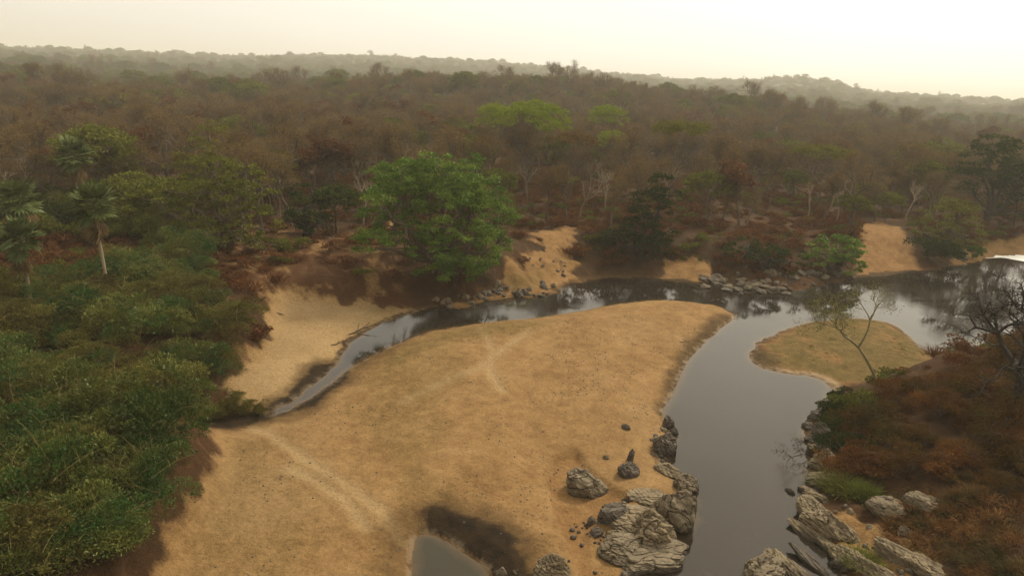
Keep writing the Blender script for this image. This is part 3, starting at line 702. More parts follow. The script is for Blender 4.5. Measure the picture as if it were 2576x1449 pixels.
for i in range(3):
    g = shrub(180 + i, 2.2, 3.6, n=6500, leaf=.16, canes=30, cane_len=.9, lump=14, aspect=3, spiky=.7); lib('rust%d' % i, g, ('bark', 'rust'), ('stem', 'foliage'))
    g = shrub(185 + i, 3.0, 4.5, n=5200, leaf=.24, canes=4, spiky=.2, lump=12); lib('bankbush%d' % i, g, ('bark', 'darkleaf'), ('stem', 'foliage')); lib('bankgreen%d' % i, g, ('bark', 'mango'), ('stem', 'foliage')); lib('bankolive%d' % i, g, ('bark', 'olive'), ('stem', 'foliage'))

def hgt(x, y): return float(terrain(np.array([x]), np.array([y]))[0])
def px2m(x, y, z):                       # metres per working-picture pixel at a point
    p = (Vector((x, y, z)) - Vector((0, 0, CAM_H))); return -(RM.transposed() @ p).z / F0

# ------------------------------------------------------------------ the big green tree and other trees that stand out
def solve_height(x, y, z, vt):            # height at which a plumb pole at x, y reaches picture row vt
    lo, hi = .5, 40.0
    for _ in range(30):
        md = (lo + hi) / 2
        if float(proj(np.array(x), np.array(y), np.array(z + md))[1]) > vt: lo = md
        else: hi = md
    return lo
def feature(key, ub, vb, vt, wpx, name, label, cat='tree', group=None, rz=None, natH=8.5, natW=8.0, pn=('trunk', 'crown'), sink=0):
    x, y, z = [float(q[0]) for q in ground_px(ub, vb)]
    m = px2m(x, y, z); H = solve_height(x, y, z, vt)
    sz = H / natH; sw = wpx * m / natW
    rz = random.random() * 6.28 if rz is None else rz
    return plant(name, LIB[key], (x, y, z - sink), rz, (sw, sw, sz), pn=pn, label=label, cat=cat, group=group)

gx, gy, gz = [float(q[0]) for q in ground_px(1115, 690)]
mm = px2m(gx, gy, gz)
MH, MW = 308 * mm * 1.03, 400 * mm
def lobed_tree(seed, H, lobes, per=70, leaf=.4, cr0=1.15, dens=1.0, aspect=1.9):
    # lobes: x, y, z, rx, rz in metres; leaf clumps sit on their skins, limbs run to their hearts
    r = np.random.default_rng(seed); lf = MB(); wood = MB(); segs = []
    for (lx, ly, lz, rx, rz) in lobes:
        n = int(dens * (rx * rx + rx * rz * 2) * 1.55); d = unit(n, r); d[:, 2] = np.where(d[:, 2] < -.55, -d[:, 2], d[:, 2])
        bump = r.uniform(.72, 1.12, n); C = np.array([lx, ly, lz]) + d * bump[:, None] * np.array([rx, rx, rz])
        C = C[C[:, 2] > .3]; n = len(C); cs = cr0 * r.uniform(.55, 1.25, n); cc = np.repeat(C, per, 0); rr = np.repeat(cs, per); N_ = n * per
        q = unit(N_, r); q[:, 2] = np.where(q[:, 2] < -.25, np.abs(q[:, 2]) * .6, q[:, 2])
        pts = cc + q * (rr * r.uniform(.35, 1.05, N_))[:, None] * np.array([1, 1, .7]); pts[:, 2] = np.maximum(pts[:, 2], .1)
        a = q * .6 + unit(N_, r) * .8; a[:, 2] -= .3; a /= np.linalg.norm(a, axis=1, keepdims=True)
        lf.leaves(pts, a, perp(a, r), leaf * r.uniform(.6, 1.3, N_), leaf / aspect * r.uniform(.7, 1.2, N_), np.clip(np.repeat(r.random(n) ** 1.3, per) * .65 + r.random(N_) * .35, 0, 1))
        p = np.array([0, 0, H * .08]); tgt = np.array([lx, ly, lz])
        for i in range(6):
            q2 = p + (tgt - p) / (6 - i) + r.normal(size=3) * .3; segs.append((*p, *q2, .42 - i * .055, .42 - (i + 1) * .055)); p = q2
            if i > 2:
                for _ in range(4): segs.append((*p, *(p + unit(1, r)[0] * rx * .8), .10, .03))
    segs.append((0, 0, -.6, 0, 0, H * .09, .75, .5)); wood.tubes(segs, 7); return wood, lf
def lobes_px(L_, m, u0, v0, seed):
    r = np.random.default_rng(seed); c = 1.04
    return [((a - u0) * m, d * m, (v0 - b) * m / c, ra * m, rb * m) for (a, b, d, ra, rb) in L_]
MANGO_L = [(1110, 440, 0, 80, 50), (1020, 455, 20, 62, 50), (975, 505, -10, 52, 45), (1190, 490, 10, 66, 62), (1245, 570, 0, 54, 60), (1110, 530, -60, 95, 70),
           (950, 590, -30, 52, 24), (1010, 575, 30, 60, 40), (1060, 625, -50, 62, 50), (1150, 620, -60, 80, 62), (1230, 630, -20, 48, 46), (1100, 665, -50, 70, 30), (1110, 500, 80, 110, 80), (1200, 420, 40, 26, 26)]
g = lobed_tree(7, MH, lobes_px([(1115 + (a - 1115) * 1.16, b + 8, d, e_ * 1.1, f_ * 1.05) for a, b, d, e_, f_ in MANGO_L], mm, 1115, 700, 1), per=125, leaf=.27, cr0=.95, dens=.85)
LIB['mango'] = (g[0].mesh('mango_trunk', [M['bark']]), g[1].mesh('mango_crown', [M['mango']]))
plant('spreading_tree', LIB['mango'], (gx, gy, gz), .6, 1, label='large round bright green leafy tree standing alone on the far bank above the channel', cat='tree')

def lobed_feature(L_, u0, v0, seed, mats, name, label, per=50, leaf=.34, cr0=.95, dens=.8, cat='tree'):
    x, y, z = [float(q[0]) for q in ground_px(u0, v0)]; m = px2m(x, y, z)
    H = (v0 - min(l[1] - l[4] for l in L_)) * m
    g = lobed_tree(seed, H, lobes_px(L_, m, u0, v0, seed), per=per, leaf=leaf, cr0=cr0, dens=dens)
    plant(name, (g[0].mesh(name + '_limbs', [M[mats[0]]]), g[1].mesh(name + '_leaves', [M[mats[1]]])), (x, y, z), 0, 1, label=label, cat=cat)
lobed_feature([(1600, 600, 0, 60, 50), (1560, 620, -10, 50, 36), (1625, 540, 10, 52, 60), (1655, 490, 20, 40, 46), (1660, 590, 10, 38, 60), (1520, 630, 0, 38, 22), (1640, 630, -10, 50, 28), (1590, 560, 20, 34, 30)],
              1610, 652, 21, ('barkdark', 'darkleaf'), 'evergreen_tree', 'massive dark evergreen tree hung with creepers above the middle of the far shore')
lobed_feature([(560, 520, 0, 90, 60), (640, 560, -20, 66, 52), (480, 500, 10, 80, 48), (400, 520, 20, 70, 50), (620, 470, 30, 70, 50), (520, 590, -30, 90, 36), (420, 590, -10, 70, 36), (660, 610, -20, 46, 26), (530, 450, 50, 80, 46)],
              545, 634, 22, ('bark', 'olive'), 'olive_thicket_tree', 'broad dull olive tree, the big twiggy mass right of the palms', per=44, leaf=.36, dens=.75)
lobed_feature([(770, 520, 0, 46, 50), (800, 560, -10, 40, 34), (745, 560, 0, 34, 32)], 775, 592, 23, ('barkdark', 'darkleaf'), 'dark_tree', 'small very dark tree between the olive mass and the big green tree')
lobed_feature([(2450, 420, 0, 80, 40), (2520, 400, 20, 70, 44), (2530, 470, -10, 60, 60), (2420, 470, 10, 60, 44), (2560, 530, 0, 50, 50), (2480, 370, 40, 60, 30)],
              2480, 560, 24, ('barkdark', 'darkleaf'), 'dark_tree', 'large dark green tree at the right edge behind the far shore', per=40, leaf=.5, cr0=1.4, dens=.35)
lobed_feature([(2370, 545, 0, 70, 46), (2410, 580, -10, 56, 34), (2330, 585, 0, 40, 26), (2400, 520, 20, 50, 30)], 2380, 618, 25, ('bark', 'olivelt'), 'olive_tree',
              'yellow olive green tree above the right end of the far shore', per=40, leaf=.42, cr0=1.1, dens=.5)
lobed_feature([(2092, 625, 0, 62, 34), (2060, 640, -10, 42, 28), (2130, 645, -5, 36, 28), (2095, 655, -20, 54, 24)], 2092, 684, 26, ('bark', 'mango'), 'round_bush', 'rounded bright green bush beside the bare sand slope on the far shore',
              per=46, leaf=.34, cr0=.7, dens=1.1, cat='bush')
lobed_feature([(1870, 630, 0, 52, 30), (1925, 640, 0, 48, 26), (1985, 645, 0, 40, 24)], 1915, 672, 27, ('barkdark', 'darkleaf'), 'dark_bush', 'long dark green bush above the rock shelf on the far shore', per=40, leaf=.34, cr0=.7, dens=1.0, cat='bush')
lobed_feature([(545, 400, 0, 84, 50), (500, 430, -10, 60, 40), (600, 420, 10, 60, 46), (540, 350, 10, 56, 40)], 545, 540, 28, ('bark', 'olivelt'), 'yellow_olive_tree', 'tall yellow olive tree rising behind the big twiggy olive mass', per=40, leaf=.42, cr0=1.2, dens=.45)
feats = [
 ('olive1', 430, 600, 440, 220, 'broad_tree', 'spreading olive tree just right of the palm with the long bare trunk'),
 ('olive3', 690, 540, 365, 120, 'broad_tree', 'slim greyish olive tree between the yellow olive tree and the dark trees'),
 ('olive0', 310, 520, 362, 120, 'broad_tree', 'dark olive tree right behind the topmost palm'),
 ('olive2', 345, 560, 425, 150, 'broad_tree', 'low olive tree between the two upright palms and the olive clump'),
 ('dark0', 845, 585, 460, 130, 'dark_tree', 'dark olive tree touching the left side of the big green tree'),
 ('bright0', 1330, 480, 240, 190, 'green_topped_tree', 'tallest light green topped tree, with bare forked limbs, behind the big green tree'),
 ('bright1', 1238, 445, 250, 110, 'green_topped_tree', 'light green topped tree close on the left of the tallest light green tree'),
 ('bright1', 1515, 420, 256, 110, 'green_topped_tree', 'fresh green round topped tree right of the tallest light green tree'),
 ('bright0', 1530, 470, 320, 90, 'green_topped_tree', 'smaller light green tree standing in front of the fresh green round topped tree'),
 ('flatbrown0', 1435, 510, 330, 130, 'flat_topped_tree', 'brown umbrella shaped tree with dark forked limbs between the green topped trees'),
 ('flat1', 1690, 500, 300, 160, 'flat_topped_tree', 'olive flat topped tree behind the creeper hung evergreen'),
 ('flat0', 2055, 520, 365, 170, 'flat_topped_tree', 'green layered flat topped tree standing out of the brown woodland on the right'),
 ('flat1', 1415, 520, 440, 80, 'flat_topped_tree', 'small flat topped pale olive tree on the open ground right of the big green tree'),
 ('dark2', 2545, 590, 400, 130, 'dark_tree', 'dark tree at the far right edge of the view'),
 ('olive0', 2330, 470, 350, 150, 'broad_tree', 'dull green tree behind the large dark green tree at the right edge'),
 ('bankbush0', 2340, 655, 600, 110, 'bush', 'dark bush at the right side of the bare sand slope'),
 ('bankgreen2', 2447, 652, 610, 45, 'bush', 'small green bush at the water edge right of the sand slope'),
 ('olivelt1', 330, 330, 232, 190, 'broad_tree', 'yellowish green low tree far behind the palms'),
 ('olivelt0', 440, 300, 225, 150, 'broad_tree', 'second yellowish green tree far behind the palms'),
]
for a in feats:
    bush_ = a[0].startswith('bank'); flat_ = a[0].startswith('flat'); br_ = a[0].startswith('bright')
    feature(*a[:5], a[5], a[6], cat='bush' if bush_ else 'tree', natH=3.0 if bush_ else 12 if br_ else 8.0 if flat_ else 8.5,
            natW=4.8 if bush_ else 12 if br_ else 10 if flat_ else 8.0, pn=('stem', 'foliage') if bush_ else ('trunk', 'crown'), sink=.1)

# ------------------------------------------------------------------ palms
def fan_mesh(seed, Lp, Rf, droop, mat, dry=False):
    r = np.random.default_rng(seed); mb = MB(); P = []
    p = np.zeros(3); d = np.array([1, 0, .35 if not dry else -.4]); d /= np.linalg.norm(d); segs = []
    for i in range(4):
        q = p + d * Lp / 4; segs.append((*p, *q, .05, .035)); p = q; d = d + np.array([0, 0, -droop * .35]); d /= np.linalg.norm(d)
    mb.tubes(segs, 3, .8)
    n = 15; side = np.array([0, 1, 0.]); upv = np.cross(d, side)
    for i in range(n):
        a = (i / (n - 1) - .5) * (4.2 if not dry else 2.2); L_ = Rf * (1 - .18 * abs(a) / 2) * r.uniform(.85, 1.1)
        dd = d * math.cos(a) + side * math.sin(a) + upv * (.25 * abs(math.sin(a)) + r.normal() * .06); dd /= np.linalg.norm(dd)
        ww = np.cross(dd, upv); ww /= np.linalg.norm(ww); ww = ww * Rf * .105
        m1 = p + dd * L_ * .6; tp = p + dd * L_ + np.array([0, 0, -droop * Rf * .35 * (1 if not dry else 1.6)])
        V = np.array([p, m1 - ww + upv * .02, m1 + ww, p]) ; V[3] = p + ww * .1
        v = r.random() * .6 + (.3 if i % 4 == 0 else 0)
        mb.add(np.array([p, m1 + ww, m1, m1 - ww]) + 0., np.array([[0, 1, 2, 3]]), np.array([v]))
        mb.add(np.array([m1 - ww, m1, tp, tp + ww * .1]), np.array([[0, 1, 2, 3]]), np.array([v])); mb.add(np.array([m1, m1 + ww, tp + ww * .15, tp]), np.array([[0, 1, 2, 3]]), np.array([v * .7]))
    return mb.mesh('fan_frond', [M[mat]])
FANS = [fan_mesh(i, 1.0, 1.25, .12 + .08 * i, 'palm') for i in range(4)]
FANSD = [fan_mesh(10 + i, 1.2, 1.1, .8, 'palmdry', True) for i in range(3)]
def palm(ub, vb, uc, vc, wpx, label, dry, seed, tk='barkpale'):
    r = np.random.default_rng(seed)
    x, y, z = [float(q[0]) for q in ground_px(ub, vb)]; m = px2m(x, y, z)
    H = solve_height(x, y, z, vc); s = wpx * m / 4.5
    lean = (uc - float(proj(np.array(x), np.array(y), np.array(z + H))[0])) * m * (1 - H / CAM_H * .5)
    e_ = empty('fan_palm', (x, y, z - .1), 0, 1, label=label, cat='palm', group='fan palms on the left bank')
    mb = MB(); pts = [np.array([lean * t ** 1.4 - H * .052 * t * 0, .3 * math.sin(t * 3) * .4, H * t]) for t in np.linspace(0, 1, 9)]
    mb.tubes([(*a, *b, .17 - .06 * i / 8 + (.12 if i == 0 else 0), .17 - .06 * (i + 1) / 8) for i, (a, b) in enumerate(zip(pts[:-1], pts[1:]))], 8)
    part('trunk', mb.mesh('palm_trunk', [M[tk]], True), e_)
    top = pts[-1]
    for i in range(26):
        f = part('frond', FANS[i % 4], e_); t = i / 25
        f.location = tuple(top + np.array([0, 0, .25 * (1 - t)])); f.scale = (s * r.uniform(.85, 1.12),) * 3
        f.rotation_euler = (r.normal() * .25, -(1.3 - 2.2 * t) + r.normal() * .12, i * 2.4 + r.normal() * .2)
    for i in range(dry):
        f = part('dry_frond', FANSD[i % 3], e_); f.location = tuple(top - np.array([0, 0, .25 + .5 * r.random()])); f.scale = (s * r.uniform(.7, 1.0),) * 3
        f.rotation_euler = (r.normal() * .3, .35 + r.random() * .45, i * 2.1 + r.normal() * .3)
    return e_
palm(278, 785, 230, 525, 140, 'fan palm with a long bare pale trunk rising above the thicket', 12, 1)
palm(205, 590, 187, 395, 108, 'topmost fan palm with a skirt of dry fronds, half hidden in olive scrub', 14, 2)
palm(65, 690, 50, 505, 120, 'fan palm at the left edge, upper of the two that stand there', 8, 3)
palm(82, 800, 50, 608, 125, 'fan palm at the left edge, lower of the two, with hanging dry fronds', 13, 4)

# ------------------------------------------------------------------ two bare trees on the near right bank
def limb_tree(seed, H, mats, name, label, u, v, lean, dens, tw, twigw, forks, spread, nl, rz, r0, lift=.1, trunk=.25, jit=.22):
    wood, cr_ = bare_tree(seed, H, dens=dens, tw=tw, twigw=twigw, lean=lean, forks=forks, spread=spread, nl=nl, r0=r0, lift=lift, trunk=trunk, jit=jit)
    x, y, z = [float(q[0]) for q in ground_px(u, v)]
    me = (wood.mesh(name + '_limbs', [M[mats[0]]], True), cr_.mesh(name + '_twigs', [M[mats[1]]]))
    return plant(name, me, (x, y, z - .1), rz, 1, pn=('trunk', 'twigs'), label=label, cat='tree')
limb_tree(31, 11.4, ('barkdark', 'barkdark'), 'bare_tree', 'dark leafless tree with wide forked branches at the right edge of the near bank', 2540, 1050, (-.26, .0), 3, .55, .022, (4, 5), .78, 5, 1.2, .32, lift=.07, trunk=.22, jit=.26)
limb_tree(35, 9.6, ('barkyel', 'olivelt'), 'leaning_tree', 'thin yellowish tree with sparse leaves leaning over the olive sand spit', 2225, 1000, (-.5, .1), 4, .22, .06, (3, 3), .72, 5, 0, .16, lift=.09, trunk=.30)

# ------------------------------------------------------------------ thickets on the near left, each bush its own
def inside(poly_px, n_sp, z=1.5, jitter=.45):
    P = poly(poly_px, 0, z); lo, hi = P.min(0), P.max(0)
    gx_, gy_ = np.meshgrid(np.arange(lo[0], hi[0], n_sp), np.arange(lo[1], hi[1], n_sp))
    x = gx_.ravel() + rng.normal(size=gx_.size) * n_sp * jitter * .6; y = gy_.ravel() + rng.normal(size=gx_.size) * n_sp * jitter * .6
    k = sdf(P, x, y) > 0; x, y = x[k], y[k]; return x, y, terrain(x, y)
def bushes(poly_px, sp, keys, name, label, group, smin, smax, z=1.5, hs=1.0):
    x, y, h = inside(poly_px, sp, z); made = []; look = label.split('|')
    for a, b, c in zip(x, y, h):
        s = random.uniform(smin, smax); q = random.choice(keys)
        made.append(plant(name, LIB[q], (a, b, c - .15), random.random() * 6.28, (s, s, s * hs * random.uniform(.8, 1.2)), pn=('stem', 'foliage'), label=look[0], cat='bush', group=group))
        made[-1]['label'] = 'straw streaked' if 'dry' in q else look[0]
    rank(made, lambda o: o['label'] + ' bush', look[1])
TK = ['thick%d' % i for i in range(5)]; TD = ['thickdry%d' % i for i in range(5)]
bushes([(-250, 1010), (0, 1010), (200, 1010), (400, 1020), (490, 1060), (500, 1200), (470, 1330), (390, 1449), (300, 1600), (-350, 1600)], 2.5, TK + TD[:3],
       'thicket_bush', 'tangled green|in lower left thicket', 'bushes of the lower left thicket', .6, 1.25)
bushes([(60, 840), (240, 790), (450, 720), (560, 790), (630, 850), (600, 925), (500, 960), (420, 940), (60, 960)], 2.8, TK + TD[:2],
       'thicket_bush', 'deep green|left of pale sand bank', 'bushes left of the pale sand bank', .55, 1.3)
bushes([(-300, 780), (60, 780), (130, 860), (70, 960), (-300, 1000)], 3.2, TD + TK[:2],
       'thicket_bush', 'yellow green|below the left edge palms', 'bushes at the left edge below the palms', .8, 1.2, hs=1.0)
bushes([(280, 720), (430, 640), (540, 680), (470, 760), (300, 790)], 3.0, ['bankolive%d' % i for i in range(3)] + TD,
       'thicket_bush', 'dull olive|round bare trunked palm', 'bushes around the palm trunk', .5, .8, hs=.8)
bushes([(100, 760), (280, 735), (240, 790), (80, 800)], 2.6, TD, 'thicket_bush', 'low brown|at foot of bare trunked palm', 'low bushes at the foot of the bare trunked palm', .45, .6, hs=.7)
bushes([(0, 560), (250, 540), (480, 600), (500, 640), (350, 680), (150, 640), (0, 700), (-200, 740)], 4.5, ['bankolive%d' % i for i in range(3)] + ['bankbush0'],
       'thicket_bush', 'dark olive|behind bare trunked palm', 'bushes behind the palms', 1.0, 1.5)
bushes([(520, 1020), (600, 1010), (680, 1040), (660, 1062), (560, 1052), (510, 1045)], 1.1, ['thickdry%d' % i for i in range(3)], 'dry_bush', 'low dark twiggy|beside the dry creek bed', 'low bushes beside the dry creek bed', .2, .36, z=.2)
# right bank
RU = ['rust%d' % i for i in range(3)]
bushes([(2130, 1010), (2230, 985), (2350, 955), (2650, 950), (2900, 1000), (2800, 1330), (2576, 1290), (2410, 1200), (2230, 1160), (2130, 1110)], 2.25, RU,
       'rusty_bush', 'rust brown dry|on near right bank', 'rusty bushes of the near right bank', .5, 1.1, z=3)
bushes([(2110, 975), (2180, 960), (2200, 1040), (2200, 1130), (2100, 1150), (2070, 1060)], 1.9, ['bankbush%d' % i for i in range(3)] + ['bankolive0'],
       'bank_bush', 'dark green low|at near right waterline', 'dark bushes at the near right water edge', .45, .65, z=1.5)
bushes([(2520, 900), (2600, 880), (2750, 880), (2700, 940), (2470, 950)], 2.4, RU, 'rusty_bush', 'brown|behind the dark leafless tree', 'brown bushes behind the dark leafless tree', .8, 1.0, z=1)

# ------------------------------------------------------------------ woodland
def wood_points():
    pts = []
    for r0_, r1_, sp in ((70, 360, 5.4), (360, 800, 8.0), (800, 1600, 13), (1600, 3300, 22)):
        n = int(math.radians(104) * .5 * (r1_ ** 2 - r0_ ** 2) / sp ** 2)
        rr = np.sqrt(rng.uniform(r0_ ** 2, r1_ ** 2, n)); tt = np.radians(rng.uniform(-52, 52, n))
        pts.append(np.stack([rr * np.sin(tt), rr * np.cos(tt)], 1))
    P = np.concatenate(pts); x, y = P[:, 0], P[:, 1]; h = terrain(x, y); r = np.hypot(x, y)
    keep = np.ones(len(x), bool); nr = r < 420
    rv = np.full(len(x), 100.0); rv[nr] = -sdf(RIVER, x[nr], y[nr]); keep &= rv > 13
    for Q in (SANDBAR, BEACH, SPIT, SLOPE1, SLOPE2, SLOPE3, SLOPE4):
        k = np.full(len(x), -99.); k[nr] = sdf(Q, x[nr], y[nr]); keep &= k < 3
    u, v = proj(x, y, h)
    keep &= ~((v > 760)) & ~((u > 470) & (u < 980) & (v > 590)) & ~((np.hypot(x - gx, y - gy) < 11))
    keep &= ~((u > 2350) & (v > 600))
    keep &= ~((u < 470) & (v > 560))
    # the open ground right of the big green tree is thinly wooded
    thin = (u > 1270) & (u < 2100) & (v > 430) & (v < 640)
    keep &= ~(thin & (rng.random(len(x)) < .55))
    return x[keep], y[keep], h[keep], u[keep], v[keep], r[keep]
wx, wy, wh, wu, wv, wr = wood_points()
off = wv - (140 + .052 * wu)                                # height below the horizon in the picture
patch = fbm(wx / 60, wy / 60, 40, 3)
green = sstep(300, 700, wr) * .62 + patch * .4 + .10 + .3 * sstep(1300, 200, wu) * sstep(280, 480, wr) - .14 * sstep(330, 230, wr) + .26 * sstep(450, 900, wr) + .12 * sstep(1200, 300, wu) * sstep(250, 400, wr)
keys = []
for i in range(len(wx)):
    q = random.random()
    if q < np.clip(green[i], .05, .75): k = 'olive%d' % random.randrange(4)
    elif patch[i] < -.05 and random.random() < .3: k = 'red%d' % random.randrange(3)
    else: k = 'bare%d' % random.randrange(6)
    if wr[i] < 260 and random.random() < .14: k = 'pale%d' % random.randrange(3)
    keys.append(k)
scl = (.62 + .85 * rng.random(len(wx)) ** 1.4) * np.where(wr < 170, 1.02, 1) * np.where(wr > 1600, 1.45, np.where(wr > 800, 1.3, 1.0)) * np.where((wr > 300) & (rng.random(len(wx)) < .08), 1.45, 1)
scl = np.where(np.array([k[0] == 'p' for k in keys]), np.minimum(scl, .85), scl)
inview = (wu > -60) & (wu < 2640)
order = np.argsort(np.where(inview, wr, 1e9))[:300]
first = set(order.tolist())
def wl(u, r, k):
    side = 'left of big green tree' if u < 900 else 'behind big green tree' if u < 1330 else 'right of big green tree' if u < 1850 else 'behind the sand slope'
    kd = {'o': 'olive leafed tree', 'b': 'leafless brown tree', 'r': 'rusty leafed tree', 'p': 'pale leafless tree'}[k[0]]
    return '%s|%s' % (kd, side), '%ss %s' % (kd, side)
WG = {}
for i in order:
    k = keys[i]; lb, gr = wl(wu[i], wr[i], k)
    nm = {'o': 'olive_tree', 'b': 'bare_tree', 'r': 'dry_tree', 'p': 'pale_bare_tree'}[k[0]]
    WG.setdefault((lb, gr), []).append(plant(nm, LIB[k], (wx[i], wy[i], wh[i] - .1), random.random() * 6.28, float(scl[i]), label=lb, cat='tree', group=gr))
for (lb, gr), oo in WG.items():
    kd, pl = lb.split('|'); rank(oo, lambda o: kd, pl)
rest = np.array([i for i in range(len(wx)) if i not in first])
vk = sorted(RAW)
MT = {'o': ('bark', 'olive'), 'b': ('bark', 'twig'), 'r': ('bark', 'twigred')}
vm = [merged('woodland_' + k, RAW[k], [M[a] for a in MT[k[0]]]) for k in vk]
vi = {k: i for i, k in enumerate(vk)}
kidx = np.array([vi.get(keys[i], 0) for i in rest])
scatter_stuff('woodland', np.stack([wx, wy, wh - .2], 1)[rest], rng.uniform(0, 6.28, len(rest)), scl[rest], kidx, vm,
              'hazy dry woodland of brown and olive trees covering the plain and hills to the horizon', 'woodland')
print('woodland', len(wx))

# undergrowth: grass tufts and dry litter bushes
TU = [tuft(200 + i, .9, 1.6, 150, .03).mesh('dry_tuft', [M['twigred']]) for i in range(3)]
UB = [shrub(210 + i, 1.3, 2.4, n=500, leaf=.26, canes=3, cane_len=.5)[1].mesh('dry_underbush', [M['twigred']]) for i in range(3)]
UB2 = [shrub(214 + i, 1.3, 2.4, n=500, leaf=.26, canes=3, cane_len=.5)[1].mesh('olive_underbush', [M['olive']]) for i in range(2)]
n = 46000; rr = np.sqrt(rng.uniform(60 ** 2, 330 ** 2, n)); tt = np.radians(rng.uniform(-50, 50, n)); ux, uy = rr * np.sin(tt), rr * np.cos(tt)
_, um, uc = terrain(ux, uy, True); uh = terrain(ux, uy); uu, uv = proj(ux, uy, uh)
kp = (um['sand'] < .5) & (uc == 0) & (-sdf(RIVER, ux, uy) > 3) & (rng.random(n) < np.clip(.5 + 1.0 * fbm(ux / 11, uy / 11, 50, 3), .08, 1))
ux, uy, uh = ux[kp], uy[kp], uh[kp]
scatter_stuff('undergrowth', np.stack([ux, uy, uh - .05], 1), rng.uniform(0, 6.28, len(ux)), rng.uniform(.4, 1.3, len(ux)),
              np.where(rng.random(len(ux)) < .15, rng.integers(6, 8, len(ux)), rng.integers(0, 6, len(ux))), TU + UB + UB2,
              'low rusty brown undergrowth of dry grass and seedlings under the woodland', 'undergrowth')
# red dry grass on the near right slope
RG = [tuft(220 + i, .55, .9, 110, .016, .7).mesh('red_grass', [M['grassred']]) for i in range(4)]
x, y, h = inside([(2240, 1180), (2420, 1200), (2600, 1280), (2900, 1300), (2900, 1700), (2480, 1700), (2380, 1430), (2260, 1330), (2170, 1260)], .42, 3, .9)
_, gm, _c = terrain(x, y, True); k = (gm['sand'] < .5) & (rng.random(len(x)) < np.clip(.62 + 1.5 * fbm(x / 1.8, y / 1.8, 83, 3), 0, .95)); x, y, h = x[k], y[k], h[k]
scatter_stuff('dry_grass', np.stack([x, y, h - .02], 1), rng.uniform(0, 6.28, len(x)), rng.uniform(.5, 1.3, len(x)), rng.integers(0, 4, len(x)), RG,
              'rusty dry grass carpeting the near right bank below the bushes', 'grass')
# sparse olive grass on the spit
SG = [tuft(230 + i, .20, .55, 36, .007, .6).mesh('spit_grass', [M['grassdull']]) for i in range(3)]
x, y, h = inside([(1940, 880), (2060, 815), (2220, 815), (2320, 890), (2200, 930), (2080, 950), (1960, 930)], .8, .5, 1.0)
k = rng.random(len(x)) < np.clip(.4 + fbm(x / 2.5, y / 2.5, 99, 3) * 1.6, 0, 1); x, y, h = x[k], y[k], h[k]
scatter_stuff('spit_grass', np.stack([x, y, h - .01], 1), rng.uniform(0, 6.28, len(x)), rng.uniform(.4, 1.1, len(x)), rng.integers(0, 3, len(x)), SG,
              'short olive grass growing thinly over the low sand spit', 'grass')

def tuft_thing(u, v, wpx, hpx, seed, mat, label, name='grass_clump', n=900):
    x, y, z = [float(q[0]) for q in ground_px(u, v)]; m = px2m(x, y, z)
    mb = tuft(seed, hpx * m, wpx * m, n, .018, .55); o = link(bpy.data.objects.new(name, mb.mesh(name, [M[mat]]))); o.location = (x, y, z)
    tag(o, label, 'grass clump')
tuft_thing(2120, 1232, 90, 46, 1, 'grassgreen', 'fresh light green grass clump on the ledge of the near right bank', n=1500)
tuft_thing(2175, 1250, 70, 40, 2, 'grassgreen', 'smaller olive grass clump just right of the fresh green clump')
tuft_thing(1912, 1449, 80, 45, 3, 'grassgreen', 'yellow green grass clump on the rock at the bottom edge')
tuft_thing(2170, 1420, 70, 40, 4, 'grassgreen', 'yellowish grass clump beside the round rock in the inlet')

# ------------------------------------------------------------------ rocks
def rock_mesh(seed, sub=4, slab=False, cuts=20, rough=.17, jag=.055):
    r = np.random.default_rng(seed); bm = bmesh.new(); bmesh.ops.create_icosphere(bm, subdivisions=sub, radius=1)
    V = np.array([v.co[:] for v in bm.verts]); F = np.array([[v.index for v in f.verts] for f in bm.faces]); bm.free()
    nrm = unit(cuts, r); dd = r.uniform(.66, .95, cuts)
    for q, d in zip(nrm, dd):
        s = V @ q; V = V - np.outer(np.clip(s - d, 0, None) * .92, q)
    f1 = (fbm(V[:, 0] * 1.7 + seed, V[:, 1] * 1.7 + V[:, 2] * 1.3, seed, 4) + fbm(V[:, 2] * 1.9 - seed, V[:, 0] * 1.2 + V[:, 1], seed + 3, 4)) * .5
    ax = np.array([.35, .25, .9]) if not slab else np.array([.75, .25, .6]); ax = ax / np.linalg.norm(ax)
    s = V @ ax + .30 * f1
    st = s * (5 if slab else 3.2); step = (np.abs(st - np.floor(st) - .5) * 2) ** 2.5
    nn = V / (np.linalg.norm(V, axis=1, keepdims=True) + 1e-9)
    cr0 = np.minimum(np.abs(fbm(V[:, 0] * 2.1 + seed, V[:, 1] * 2.1 + V[:, 2] * 1.7, seed + 31, 2)), np.abs(fbm(V[:, 1] * 2.4 - seed, V[:, 2] * 2.0 + V[:, 0] * 1.1, seed + 41, 2)))
    crack = np.clip(1 - cr0 / .09, 0, 1) ** 1.5
    f2 = fbm(V[:, 0] * 6 + V[:, 2] * 4, V[:, 1] * 6 - V[:, 2] * 5, seed + 9, 3)
    V = V + nn * (f1 * rough - step * jag * (1.15 if slab else .5) + f2 * .06 - crack * .15)[:, None]
    V[:, 2] = np.where(V[:, 2] < -.6, -.6, V[:, 2])
    return V, F
def rockdata(seed, sub, mat, **k):
    V, F = rock_mesh(seed, sub, **k); return mesh_np('rock', V, F, [M[mat]], smooth=False)
